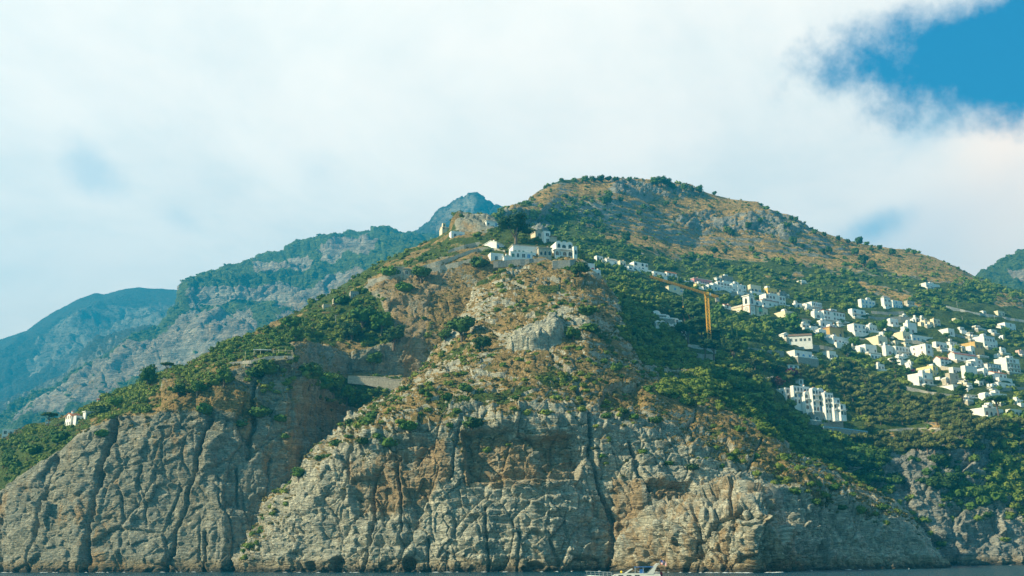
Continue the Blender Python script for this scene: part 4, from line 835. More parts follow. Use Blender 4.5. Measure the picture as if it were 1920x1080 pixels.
M_AWN = simple_mat('striped_awning', (0.72, 0.62, 0.42)); M_ROAD = simple_mat('asphalt', (0.14, 0.14, 0.14), 0.9, 0.3)

class MB:
    def __init__(s): s.V = []; s.F = []; s.M = []; s.mats = []
    def mi(s, m):
        if m not in s.mats: s.mats.append(m)
        return s.mats.index(m)
    def add(s, V, F, m):
        n = len(s.V); s.V += [tuple(map(float, v)) for v in V]; s.F += [tuple(int(i) + n for i in f) for f in F]; s.M += [s.mi(m)] * len(F)
    def box(s, a, b, m):
        (x0, y0, z0), (x1, y1, z1) = a, b
        V = [(x0, y0, z0), (x1, y0, z0), (x1, y1, z0), (x0, y1, z0), (x0, y0, z1), (x1, y0, z1), (x1, y1, z1), (x0, y1, z1)]
        s.add(V, [(0, 3, 2, 1), (4, 5, 6, 7), (0, 1, 5, 4), (1, 2, 6, 5), (2, 3, 7, 6), (3, 0, 4, 7)], m)
    def prism(s, pts, axis, a, b, m):
        """pts 2D outline extruded from a to b along axis x or y (other coordinate, z)"""
        n = len(pts); f = (lambda p, q: (q, p[0], p[1])) if axis == 'x' else (lambda p, q: (p[0], q, p[1]))
        V = [f(p, a) for p in pts] + [f(p, b) for p in pts]
        s.add(V, [tuple(range(n)), tuple(range(2 * n - 1, n - 1, -1))] + [(i, i + n, (i + 1) % n + n, (i + 1) % n) for i in range(n)], m)
    def beam(s, p, q, w, m, seg=4):
        V, F = tube([p, q], [w, w], seg); s.add(V, F, m)
    def build(s, name, parent=None, loc=None, smooth=False):
        me = bpy.data.meshes.new(name); me.from_pydata(s.V, [], s.F)
        for m in s.mats: me.materials.append(m)
        me.polygons.foreach_set('material_index', s.M); me.polygons.foreach_set('use_smooth', [smooth] * len(s.F)); me.update()
        import bmesh
        b = bmesh.new(); b.from_mesh(me); bmesh.ops.recalc_face_normals(b, faces=b.faces); b.to_mesh(me); b.free()
        return link(name, me, parent, loc)
_WIN = {}
def win_mesh(kind, colour):
    """a window of unit width and height standing on z=0, facing -Y, with surround and pane"""
    k = (kind, colour)
    if k in _WIN: return _WIN[k]
    pane = {'dark': M_PANE, 'brown': M_SHUT, 'blue': M_BLUE, 'red': M_REDS, 'green': M_GREENS}[colour]
    m = MB()
    if kind == 'arch': pts = [(-.5, 0), (.5, 0), (.5, .55)] + [(.5 * math.cos(a), .55 + .45 * math.sin(a)) for a in [math.pi * i / 8 for i in range(1, 8)]] + [(-.5, .55)]
    else: pts = [(-.5, 0), (.5, 0), (.5, 1), (-.5, 1)]
    m.prism([(x * 1.14, -0.05 + z * 1.1) for x, z in pts], 'y', -0.05, 0.1, WM['white'] if colour != 'brown' else RFM['pale'])
    m.prism(pts, 'y', -0.09, 0.0, pane)
    m.box((-.04, -0.12, 0), (.04, -0.08, .9), pane if colour == 'dark' and kind == 'arch' else M_RAIL)
    me = m.build('window').data; o = bpy.data.objects.get('window'); bpy.data.objects.remove(bpy.data.objects[me.name] if me.name in bpy.data.objects else o)
    _WIN[k] = me; return me
def add_win(parent, P, face, w, h, kind='rect', colour='dark', name='window'):
    o = bpy.data.objects.new(name, win_mesh(kind, colour)); COL.objects.link(o); o.parent = parent
    o.location = P; o.scale = (w, 1, h); o.rotation_euler = (0, 0, 0 if face == 'f' else -math.pi / 2)
    return o
def arcade_colour(c): return c
HOUSES = []; BOXES = []
WR = random.Random(77)
def volume(e, x, y, w, d, z0, z1, col, roof='flat', rc='white', rows=1, cols=3, wk='rect', wc='dark', side=0, found=5.0, chim=0, balc=0, door=0, trim=None, wname='wall'):
    """one block of a building with corner nearest the camera at x,y in the house frame: front along +x, side along +y"""
    M = WM[col]; h = z1 - z0; m = MB(); wc0 = wc
    if roof == 'gable':
        m.prism([(0, z0 - found), (d, z0 - found), (d, z1 - h * .18), (d / 2, z1 + h * .10), (0, z1 - h * .18)], 'x', 0, w, M)
    elif roof == 'gablefront':
        m.prism([(0, z0 - found), (w, z0 - found), (w, z1 - h * .2), (w / 2, z1 + h * .1), (0, z1 - h * .2)], 'y', 0, d, M)
    else:
        m.box((0, 0, z0 - found), (w, d, z1), M)
        if roof == 'flat':   # parapet
            t = .28; pz = z1 + .55
            for a, b in (((0, 0), (w, t)), ((0, d - t), (w, d)), ((0, t), (t, d - t)), ((w - t, t), (w, d - t))): m.box((a[0], a[1], z1), (b[0], b[1], pz), M)
    m.build(wname, e, (x, y, 0))
    r = MB(); R = RFM[rc]
    if roof == 'flat': r.box((.28, .28, z1 + .003), (w - .28, d - .28, z1 + .12), RFM['pale'] if rc == 'white' else R)
    elif roof == 'slab': r.box((-.5, -.5, z1 + .003), (w + .5, d + .5, z1 + .38), R)
    elif roof == 'gable':
        zr, ze = z1 + h * .10, z1 - h * .18
        for s0, s1 in (((-.4, ze - .1), (d / 2, zr + .02)), ((d / 2, zr + .02), (d + .4, ze - .1))): r.prism([s0, s1, (s1[0], s1[1] + .3), (s0[0], s0[1] + .3)], 'x', -.3, w + .3, R)
    elif roof == 'gablefront':
        zr, ze = z1 + h * .10, z1 - h * .2
        for s0, s1 in (((-.4, ze - .1), (w / 2, zr + .02)), ((w / 2, zr + .02), (w + .4, ze - .1))): r.prism([s0, s1, (s1[0], s1[1] + .3), (s0[0], s0[1] + .3)], 'y', -.3, d + .3, R)
    elif roof == 'hip':
        q = min(w, d) * .45; V = [(-.5, -.5, z1), (w + .5, -.5, z1), (w + .5, d + .5, z1), (-.5, d + .5, z1), (q, d / 2, z1 + h * .22), (w - q, d / 2, z1 + h * .22)]
        r.add(V, [(0, 1, 5, 4), (1, 2, 5), (2, 3, 4, 5), (3, 0, 4), (0, 3, 2, 1)], R)
    elif roof == 'vault':
        n = max(1, round(w / 4.5)); ww = w / n
        for k in range(n):
            pts = [(k * ww + ww / 2 - ww * .46 * math.cos(a), z1 + ww * .30 * math.sin(a)) for a in [math.pi * i / 8 for i in range(9)]]
            r.prism(pts, 'y', .05, d - .05, R)
    ro = r.build('roof', e, (x, y, 0))
    if not chim and roof != 'none' and w > 6 and WR.random() < .4: chim = WR.choice([1, 2])
    if chim:
        c = MB(); cx = w * (.25 if chim == 1 else .72); zt = z1 + (h * .28 if roof in ('gable', 'hip') else 1.7)
        c.box((cx, d * .35, z1 - .3), (cx + .9, d * .35 + .9, zt), M); c.box((cx - .12, d * .35 - .12, zt), (cx + 1.02, d * .35 + 1.02, zt + .25), RFM['tile']); c.build('chimney', ro, (0, 0, 0))
    fh = h / max(rows, 1)
    for i in range(rows):
        zb = z1 - fh * (i + 1)
        for j in range(cols):
            ww = min(2.0, w / cols * .48); hh = min(2.4, fh * .56)
            if wk == 'arch': ww = min(2.6, w / cols * .6); hh = min(2.8, fh * .68)
            if WR.random() < .10 and rows * cols > 2: continue
            ww *= WR.uniform(.8, 1.15); hh *= WR.uniform(.85, 1.12); wc = wc0 if WR.random() < .75 else WR.choice(['dark', 'brown', 'brown', 'blue', 'green'])
            px = x + w * (j + .5 + WR.uniform(-.08, .08)) / cols
            if wk == 'mix' and (i + j) % 2: add_win(e, (px, y, zb + fh * .2), 'f', ww * 1.2, hh * 1.15, 'arch', wc)
            else: add_win(e, (px, y, zb + fh * .24), 'f', ww, hh, 'arch' if wk == 'arch' else 'rect', wc)
        for j in range(side):
            add_win(e, (x, y + d * (j + .5) / side, zb + fh * .26), 's', min(1.3, d / side * .4), min(1.8, fh * .45), 'rect', wc)
    for i in range(balc):
        b = MB(); zb = z1 - fh * (i + 1) + .1
        b.box((w * .08, -1.5, zb - .22), (w * .92, -.003, zb), M)
        b.box((w * .08, -1.5, zb + .85), (w * .92, -1.42, zb + .97), M_RAIL)
        nn = max(3, int(w / 1.1))
        for k in range(nn + 1): q = w * .08 + w * .84 * k / nn; b.box((q - .05, -1.48, zb), (q + .05, -1.44, zb + .86), M_RAIL)
        b.build('balcony', e, (x, y, 0))
    if door:
        dd = MB(); dd.box((w * .5 - .65, -.08, z0), (w * .5 + .65, 0.02, z0 + 2.3), {1: M_SHUT, 2: M_BLUE, 3: M_GREENS}[door]); dd.build('door', e, (x + (w / cols * .5 if cols % 2 else 0), y, 0))
    if trim:
        tr = MB(); tr.box((-.06, -.06, z1 - .5), (w + .06, -.003, z1 - .1), trim); tr.build('cornice', e, (x, y, 0))
def frame(xm, ybase, yaw, lay=None, D=None):
    P = Vector(unproj(xm, ybase, D)) if D else hit(xm, ybase, lay)
    if P is None:
        for q in range(1, 40):
            P = hit(xm, ybase + q, lay)
            if P is not None: break
    return P
def house(spec, label, cat='house', group=None, name='house', yaw=33, lay=None, D=None, vols=None, clear=True, **kw):
    """spec: left, corner, right, top, base in photo pixels. The building stands where its base corner meets the ground"""
    x0, xm, x1, yt, yb = spec
    P = frame(xm, yb, yaw, lay, D); a = math.radians(yaw); Dd = P.y
    w = max(3.0, (x1 - xm) / FPX * Dd / math.cos(a) * 1.0); d = max(4.0, (xm - x0) / FPX * Dd / math.sin(a))
    d = min(d, 16) if yaw > 0 else 7.0
    if clear: BOXES.append((x0, x1, yt, yb))
    z1 = unproj(xm, yt, Dd)[2] - P.z
    e = bpy.data.objects.new(name, None); COL.objects.link(e); e.location = P; e.rotation_euler = (0, 0, a); tag(e, label, cat, group)
    volume(e, 0, 0, w, d, 0, z1, **kw)
    if lay == 'hillside' and name == 'house' and yaw > 0:
        h_ = z1; c_ = kw.get('col', 'white'); k_ = WR.random()
        if k_ < .75:      # terrace in front, with a low parapet
            t_ = MB(); a_, b_ = -WR.uniform(.5, 3), w + WR.uniform(0, 3); dp = WR.uniform(2.2, 4.2); tc_ = WM[WR.choice(['white', 'white', 'grey', 'sand'])]
            t_.box((a_, -dp, -6), (b_, -.004, .25), tc_); t_.box((a_, -dp, .253), (b_, -dp + .2, 1.05), WM['white']); t_.box((a_, -dp + .203, .253), (a_ + .2, -.3, 1.05), WM['white'])
            t_.build('terrace', e)
        if WR.random() < .6:
            aw = w * WR.uniform(.3, .5); sd = WR.random() < .5
            volume(e, -aw + .02 if sd else w - .02, WR.uniform(.6, 1.6), aw, min(d, 6) * .9, 0, h_ * WR.uniform(.5, .8), WR.choice([c_, 'white', 'cream']), rows=1, cols=WR.choice([1, 2]), roof=WR.choice(['flat', 'flat', 'vault', 'slab']), wk=WR.choice(['rect', 'arch']), found=5)
        if WR.random() < .45 and kw.get('roof', 'flat') in ('flat', 'slab'):
            volume(e, w * WR.uniform(.1, .5), min(d, 8) * .3, w * .3, min(d, 8) * .5, h_ + .15, h_ + WR.uniform(1.8, 2.8), 'white', rows=1, cols=1, roof=WR.choice(['flat', 'vault']), found=0)
    for v in vols or []:
        # extra block: spec in pixels again, its own corner measured in the same frame
        (u0, um, u1, vt, vb), k2 = v
        off = k2.pop('off', 0.0)
        Q = Vector(unproj(um, vb, Dd + off)) - P; ca, sn = math.cos(-a), math.sin(-a)
        lx, ly = Q.x * ca - Q.y * sn, Q.x * sn + Q.y * ca
        ww = max(1.5, (u1 - um) / FPX * Dd / math.cos(a)); d2 = max(3.0, (um - u0) / FPX * Dd / math.sin(a))
        zt = unproj(um, vt, Dd + off)[2] - P.z
        volume(e, lx, ly, ww, min(d2, 16), Q.z, zt, **k2)
    HOUSES.append((e, P)); return e
V = lambda s, **k: (s, k)
S = dict(col='white')
# ---- the summit houses
house((822, 829, 858, 424, 439), 'cream house with a pale sloping tiled roof at the left under the brown knoll', col='cream', roof='gable', rc='pale', rows=2, cols=5, yaw=18, lay='west_headland', vols=[V((828, 830, 836, 419, 426), col='cream', rows=1, cols=1, roof='flat', found=0, off=2)])
house((841, 846, 872, 434, 447), 'small white house just below the cream house under the brown knoll', col='white', rows=1, cols=2, yaw=20, lay='west_headland')
house((904, 912, 942, 414, 425), 'long low white house just left of the big dark pine on the summit', col='white', roof='slab', rows=1, cols=4, side=1, yaw=22, lay='west_headland')
house((906, 931, 946, 451, 468), 'plain white house with two blue doors and a chimney above the curved stone wall', col='white', rows=1, cols=2, wc='blue', yaw=55, roof='gable', rc='white', chim=1, lay='west_headland')
house((914, 920, 945, 475, 490), 'low white block house with one narrow dark slit below the curved stone wall', col='white', rows=1, cols=1, yaw=20, lay='west_headland', vols=[V((944, 945, 963, 479, 488), col='white', roof='gablefront', rc='white', rows=1, cols=0)])
house((954, 962, 1011, 459, 481), 'long white house with six green windows in the middle of the summit row', col='white', rows=1, cols=6, wc='green', yaw=16, roof='slab', rc='pale', lay='west_headland', vols=[V((954, 957, 1007, 472, 484), col='white', rows=1, cols=5, roof='flat', off=-5)])
house((1008, 1010, 1036, 464, 482), 'grey stone arcade house with two dark openings right of the long white house', col='sand', rows=1, cols=3, wk='arch', yaw=14, roof='slab', rc='pale', lay='west_headland')
house((1033, 1043, 1076, 454, 481), 'white arched villa with a blue door at the right end of the summit row', col='white', rows=2, cols=3, wk='arch', yaw=18, roof='vault', rc='white', balc=1, lay='west_headland', vols=[V((1074, 1076, 1083, 463, 481), col='white', rows=1, cols=1, wk='arch'), V((1040, 1041, 1050, 468, 481), col='white', rows=1, cols=1, wc='blue', wk='arch', off=-6, roof='slab')])
house((995, 1004, 1019, 431, 446), 'tan gabled house wall rising behind the pine on the summit', col='beige', roof='gablefront', rc='pale', rows=1, cols=1, yaw=25, lay='west_headland')
house((1017, 1020, 1033, 434, 456), 'narrow white tower house with a stair wall above the white villa', col='white', rows=2, cols=1, yaw=20, lay='west_headland', vols=[V((1032, 1033, 1045, 443, 458), col='sand', rows=0, cols=0, roof='slab', rc='brown')])
house((1092, 1096, 1117, 494, 510), 'white cliff house with two red shuttered windows and a red awning terrace', col='white', rows=1, cols=2, wc='red', yaw=20, D=636, trim=None, vols=[V((1107, 1109, 1128, 506, 520), col='white', rows=1, cols=2, off=-4), V((1107, 1109, 1127, 518, 526), col='sand', rows=1, cols=2, wk='arch', wc='red', off=-6, roof='slab', rc='brown')])
# ---- the row below the summit on the right
for spec, lab, k in [
    ((1117, 1119, 1132, 480, 489), 'small white house highest in the row right of the summit', dict(S, rows=1, cols=2)),
    ((1134, 1138, 1160, 484, 497), 'white stepped house with pale roof second in the row right of the summit', dict(S, rows=1, cols=3, roof='gable', rc='pale')),
    ((1160, 1163, 1175, 489, 500), 'small cream house with an arched loggia third in the row right of the summit', dict(col='cream', rows=1, cols=2, wk='arch')),
    ((1177, 1179, 1197, 500, 508), 'low white house with two arched windows in front of the larger arcaded house', dict(S, rows=1, cols=2, wk='arch')),
    ((1182, 1189, 1219, 491, 506), 'white two storey house with stacked arches right of the summit', dict(S, rows=2, cols=4, wk='arch')),
    ((1222, 1226, 1248, 509, 519), 'low white and cream house left of the orange roofed one above the crane jib', dict(S, rows=1, cols=2)),
    ((1247, 1251, 1272, 509, 519), 'white house with a low orange roof above the crane jib', dict(S, rows=1, cols=2, roof='gable', rc='tile')),
    ((1240, 1254, 1278, 533, 545), 'cream gabled house among olive trees just beneath the crane jib', dict(col='cream', rows=1, cols=1, roof='gablefront', rc='pale')),
    ((1297, 1302, 1341, 521, 532), 'long pink house with a thin white roof line', dict(col='pink', rows=1, cols=7, wc='dark', roof='slab', rc='white')),
    ((1350, 1354, 1379, 517, 529), 'grey stone house with two dark windows above the white houses', dict(col='grey', rows=1, cols=3)),
    ((1303, 1306, 1324, 532, 541), 'small pale yellow house below the long pink house', dict(col='paleyellow', rows=1, cols=2)),
    ((1327, 1329, 1355, 534, 543), 'low white house right of the small pale yellow house', dict(S, rows=1, cols=4)),
    ((1342, 1346, 1373, 528, 541), 'white house with a red windowed upper floor below the grey stone house', dict(S, rows=2, cols=4, wc='brown')),
    ((1371, 1374, 1405, 532, 548), 'white terrace house with dark doors behind the bell tower on the left', dict(S, rows=2, cols=4)),
    ((1380, 1384, 1393, 536, 550), 'cream and white cube house right under the terrace house behind the bell tower', dict(S, rows=1, cols=1)),
    ((1404, 1408, 1432, 534, 549), 'cream house with a round terrace just above the top of the bell tower', dict(col='cream', rows=1, cols=3, wk='arch')),
    ((1433, 1440, 1461, 540, 553), 'bright yellow house above the big white house by the bell tower', dict(col='yellow', rows=1, cols=3, chim=0, wc='brown')),
    ((1459, 1462, 1480, 546, 556), 'grey stone house with two gables right of the bright yellow house', dict(col='grey', rows=1, cols=2, roof='gablefront', rc='greyroof')),
    ((1428, 1437, 1482, 551, 569), 'big white house with a row of small brown windows right of the bell tower', dict(S, rows=2, cols=6, wc='brown')),
    ((1417, 1429, 1465, 562, 575), 'long white wall house with a thin red roof edge under the big white house', dict(S, rows=1, cols=3, roof='slab', rc='redtile')),
    ((1356, 1359, 1373, 570, 579), 'tiny white house with a dark red roof left of the church', dict(S, rows=1, cols=1, roof='gable', rc='redtile')),
    ((1457, 1473, 1494, 583, 598), 'cream walled white house with two half round windows right of the church', dict(col='cream', rows=1, cols=2, wk='arch', wc='brown')),
    ((1490, 1492, 1507, 568, 578), 'small white house with one dark door at the left of its row', dict(S, rows=1, cols=1, wk='arch')),
    ((1507, 1511, 1521, 569, 580), 'narrow white house between the small house and the three storey villa', dict(S, rows=1, cols=1)),
    ((1515, 1523, 1547, 566, 583), 'white villa with two rows of five brown windows and a terrace', dict(S, rows=2, cols=5, wc='brown', balc=1)),
    ((1541, 1546, 1596, 581, 600), 'long white house with a dark red tile edge left of the arched villa', dict(S, rows=2, cols=7, wc='brown', roof='slab', rc='redtile')),
    ((1594, 1599, 1631, 579, 596), 'white villa with two big round arches over a dark pergola', dict(S, rows=2, cols=2, wk='arch', balc=1)),
    ((1612, 1616, 1650, 561, 577), 'white house with blue shutters at the left of the top row', dict(S, rows=2, cols=4, wc='blue')),
    ((1656, 1659, 1675, 557, 577), 'white house with a brown stone upper storey in the top row', dict(S, rows=2, cols=2, roof='hip', rc='greyroof')),
    ((1673, 1675, 1699, 563, 577), 'low blue trimmed white house at the right of the top row', dict(S, rows=2, cols=4, wc='blue')),
    ((1699, 1702, 1720, 564, 574), 'low stone and white house at the far right end of the top row', dict(col='sand', rows=1, cols=3)),
    ((1666, 1670, 1690, 598, 611), 'white round fronted house with two brown windows below the rubble terraces', dict(S, rows=1, cols=2, wc='brown', roof='vault')),
    ((1699, 1704, 1726, 605, 628), 'tall blank white tower house right of the rubble terraces', dict(S, rows=1, cols=1, wc='brown')),
    ((1493, 1497, 1530, 596, 606), 'low cream house with an orange band in front of the large green tree', dict(col='cream', rows=1, cols=2, roof='slab', rc='tile')),
    ((1500, 1505, 1521, 607, 617), 'highest of three stepped white houses running down left of the orange roofed house', dict(S, rows=1, cols=2, yaw=20)),
    ((1516, 1521, 1537, 612, 623), 'middle of three stepped white houses running down left of the orange roofed house', dict(S, rows=1, cols=2, yaw=20)),
    ((1531, 1536, 1552, 618, 630), 'lowest of three stepped white houses running down left of the orange roofed house', dict(S, rows=1, cols=2, yaw=20)),
    ((1536, 1539, 1567, 601, 614), 'white cube house with one tall dark arched door above the orange roof', dict(S, rows=1, cols=2, wk='arch')),
    ((1547, 1557, 1590, 613, 634), 'orange roofed house with an ochre front and white base behind a round tree', dict(col='ochre', rows=1, cols=2, wk='arch', roof='slab', rc='tile')),
    ((1594, 1602, 1630, 607, 625), 'white two storey house with square windows alone among trees', dict(S, rows=2, cols=3)),
    ((1628, 1631, 1650, 609, 622), 'lower white wing with glass doors right of the two storey house among trees', dict(S, rows=1, cols=3)),
    ((1549, 1563, 1584, 631, 645), 'white house with a long blank wall below the orange roofed house', dict(S, rows=1, cols=2, wc='brown')),
    ((1581, 1583, 1594, 640, 649), 'small white annex at the right end of the blank walled house', dict(S, rows=1, cols=1)),
    ((1626, 1648, 1670, 630, 648), 'cream house with a stepped left wing above the white church terraces', dict(col='cream', rows=1, cols=2, wc='brown')),
    ((1464, 1470, 1482, 624, 636), 'small white gabled house left of the dark roofed row', dict(S, rows=1, cols=1, roof='gablefront', rc='white')),
    ((1476, 1480, 1521, 628, 645), 'white row house under a long dark brown tiled roof', dict(S, rows=1, cols=5, roof='gable', rc='brown', yaw=-14)),
    ((1473, 1491, 1531, 657, 671), 'low white house with round brown window under a stone terrace', dict(S, rows=1, cols=3, wk='mix')),
    ((1542, 1556, 1572, 657, 675), 'white hipped roof house half hidden by olive trees', dict(S, rows=1, cols=3, roof='hip', rc='pale', wk='arch')),
    ((1612, 1624, 1651, 646, 663), 'white house with a curved awning terrace at the left edge of the village core', dict(S, rows=1, cols=3, balc=1)),
    ((1659, 1662, 1680, 648, 668), 'white house with one arched brown door at the left of the village core', dict(S, rows=1, cols=1, wk='arch', wc='brown')),
    ((1679, 1681, 1720, 649, 668), 'long white house with balconies beside the arched brown door house', dict(S, rows=2, cols=5, balc=1)),
    ((1683, 1686, 1721, 668, 679), 'low white wall house beneath the long balconied house', dict(S, rows=1, cols=4)),
    ((1631, 1633, 1658, 664, 673), 'thin white stepped terrace house beside the tiered conifer', dict(S, rows=1, cols=3)),
    ((1644, 1647, 1663, 683, 695), 'small white house left of the tiered conifer at the edge of the olives', dict(S, rows=1, cols=2)),
    ((1733, 1735, 1751, 601, 611), 'low cream wing house with a shed roof left of the cream cube', dict(col='cream', rows=1, cols=2)),
    ((1748, 1752, 1769, 598, 614), 'cream cube house with three brown windows high in the village', dict(col='cream', rows=2, cols=2, wc='brown')),
    ((1751, 1779, 1795, 616, 630), 'white house with a curved terrace and one dark window on its right wall', dict(S, rows=1, cols=1)),
    ((1680, 1694, 1712, 622, 638), 'cream fronted house below the tall blank tower house', dict(col='cream', rows=1, cols=2, wc='brown')),
    ((1707, 1711, 1764, 628, 640), 'long low house with bright blue doors in the upper village', dict(S, rows=1, cols=5, wc='blue')),
    ((1716, 1738, 1754, 645, 673), 'tall white house with a cream left wall in the middle of the village', dict(S, rows=3, cols=1, side=2)),
    ((1754, 1756, 1784, 641, 654), 'low white house with a wide arched window in the middle of the village', dict(S, rows=1, cols=3, wk='arch')),
    ((1780, 1782, 1800, 640, 650), 'grey green roofed low house left of the ochre building', dict(S, rows=1, cols=2, roof='slab', rc='greyroof')),
    ((1813, 1831, 1853, 641, 669), 'tall ochre yellow building with brown windows', dict(col='ochre', rows=2, cols=2, side=2, wc='brown')),
    ((1830, 1847, 1876, 630, 652), 'white house with a blue roof edge and four dark windows above the ochre building', dict(S, rows=2, cols=4, trim=M_BLUE)),
    ((1874, 1878, 1891, 653, 664), 'small white vaulted chapel right of the ochre building', dict(S, rows=1, cols=1, wk='arch', roof='vault')),
    ((1784, 1791, 1851, 660, 677), 'long white house with an orange tiled roof and a blue line under the eaves', dict(S, rows=1, cols=5, roof='gable', rc='tile', trim=M_BLUE)),
    ((1757, 1765, 1793, 669, 690), 'white three storey house with a tiled roof in front of the blue lined house', dict(S, rows=3, cols=3, roof='gable', rc='tile')),
    ((1808, 1830, 1849, 674, 690), 'cream walled white house with two stacked brown windows', dict(S, rows=2, cols=1, wc='brown')),
    ((1850, 1853, 1889, 681, 697), 'grey roofed house with a long row of dark balconies', dict(S, rows=2, cols=5, balc=1, roof='slab', rc='greyroof')),
    ((1877, 1890, 1925, 671, 699), 'large white apartment house with balconies at the right edge', dict(S, rows=3, cols=4, balc=2, wc='brown')),
    ((1908, 1912, 1925, 657, 667), 'small pale pink house at the very right edge', dict(col='palepink', rows=1, cols=1)),
    ((1878, 1886, 1914, 605, 620), 'white terraced house over a rock wall with two cypresses at the upper right', dict(S, rows=2, cols=3)),
    ((1842, 1844, 1852, 583, 589), 'tiny white hut beside the hillside road', dict(S, rows=1, cols=1)),
    ((1860, 1872, 1890, 583, 592), 'small cream cottage above the hillside road', dict(col='cream', rows=1, cols=2)),
    ((1726, 1737, 1773, 530, 541), 'lone white villa with a veranda high up on the green slope', dict(S, rows=1, cols=4, balc=1)),
    ((1500, 1503, 1515, 526, 532), 'tiny white domed hut alone on the green slope above the village', dict(S, rows=1, cols=1, roof='vault')),
    ((1721, 1751, 1764, 686, 706), 'yellow house with three dark windows on its lit wall', dict(col='paleyellow', rows=2, cols=2, side=3)),
    ((1715, 1732, 1757, 699, 723), 'blank cream and white block with a balcony below the yellow house', dict(S, rows=2, cols=2, balc=1)),
    ((1764, 1788, 1805, 720, 733), 'white house with a low hipped grey brown roof at the foot of the village', dict(S, rows=1, cols=2, roof='hip', rc='pale', chim=1)),
    ((1779, 1783, 1806, 700, 724), 'sand coloured stone terrace house with a small pine in front', dict(col='sand', rows=2, cols=2)),
    ((1786, 1788, 1817, 689, 702), 'low white house with a brown roofed porch and pink flowers', dict(S, rows=1, cols=4)),
    ((1808, 1812, 1843, 686, 709), 'big blank white house with one blue window above the green hollow', dict(S, rows=1, cols=1, wc='blue')),
    ((1838, 1846, 1858, 693, 709), 'rounded white house right of the big blank white house', dict(S, rows=1, cols=1, roof='vault', wk='arch')),
    ((1856, 1866, 1898, 696, 711), 'white house under a bright orange tiled roof with magenta flowers', dict(S, rows=1, cols=3, roof='gable', rc='tile')),
    ((1867, 1873, 1917, 717, 728), 'long low white house on a grey stone wall at the right', dict(S, rows=1, cols=5)),
    ((1812, 1815, 1850, 727, 735), 'small white terraces with a thin white wall below the green hollow', dict(S, rows=1, cols=2, roof='slab')),
    ((1838, 1860, 1901, 737, 750), 'white house with blank vaulted wall and three glass bays above the umbrella pine', dict(S, rows=1, cols=3, wc='blue')),
    ((1901, 1908, 1925, 750, 759), 'white house cut by the right edge above the lowest white house', dict(S, rows=1, cols=2)),
    ((1830, 1847, 1897, 765, 783), 'lowest white house partly hidden behind the trunk of the umbrella pine', dict(S, rows=1, cols=4, wk='arch')),
    ((1893, 1897, 1926, 768, 782), 'white house at the right edge below the umbrella pine', dict(S, rows=1, cols=3)),
    ((1810, 1813, 1836, 740, 747), 'small blue white roof terrace house left of the vaulted wall', dict(S, rows=1, cols=2, roof='slab')),
    ]:
    house(spec, lab, lay='hillside', **{**dict(yaw=30), **k})
FR = random.Random(21); nf = 0
for k in range(3000):
    cx, cy = FR.uniform(1500, 1885), FR.uniform(590, 775); w_ = FR.uniform(10, 17); h_ = FR.uniform(6, 9)
    if poly(np.array([cx]), np.array([cy]), [(1500, 590), (1600, 600), (1760, 595), (1900, 640), (1930, 690), (1930, 775), (1830, 775), (1780, 735), (1700, 700), (1620, 665), (1560, 650)], 1)[0] < .5: continue
    if any(cx + w_ > a0 + 2 and cx < a1 - 2 and cy > b0 + 2 and cy - h_ < b1 - 2 for a0, a1, b0, b1 in BOXES): continue
    house((cx, cx + FR.uniform(2, 5), cx + w_, cy - h_, cy), 'small plain house squeezed in between the larger houses of the white village', group='small houses filling the gaps in the village', lay='hillside', yaw=FR.uniform(24, 38), col=FR.choice(['white', 'white', 'white', 'cream', 'sand']), rows=1, cols=FR.choice([1, 2, 3]), wk=FR.choice(['rect', 'arch']), roof=FR.choice(['flat', 'flat', 'vault', 'slab']))
    nf += 1
    if nf >= 34: break
# arcaded houses on the left flank of the green valley
for spec, lab, k in [((1221, 1224, 1240, 586, 593), 'highest of three low vaulted white houses stepping down left of the crane', dict(cols=3)), ((1238, 1240, 1257, 592, 599), 'middle of three low vaulted white houses stepping down left of the crane', dict(cols=3)),
    ((1254, 1257, 1274, 598, 606), 'lowest of three low vaulted white houses stepping down left of the crane', dict(cols=2)), ((1226, 1229, 1249, 603, 611), 'left of the long white terrace houses under the three vaulted ones', dict(cols=4)),
    ((1247, 1249, 1270, 609, 618), 'middle of the long white terrace houses under the three vaulted ones', dict(cols=4)), ((1268, 1271, 1288, 614, 630), 'white house with two brown arched openings left of the dark pines by the crane', dict(cols=2, wk='arch', wc='brown', roof='flat'))]:
    house(spec, lab, lay='hillside', yaw=14, **{**dict(col='white', rows=1, roof='vault', found=2), **k})
house((1475, 1478, 1500, 684, 691), 'small flat kiosk with a pale overhanging roof above purple bougainvillea', cat='kiosk', name='kiosk', col='white', rows=1, cols=2, roof='slab', rc='pale', yaw=15, lay='hillside')
house((1495, 1499, 1508, 711, 722), 'little white tower hut with a flat cap just above the hotel roof', cat='hut', name='hut', col='white', rows=1, cols=1, roof='slab', rc='pale', yaw=20, lay='hillside')
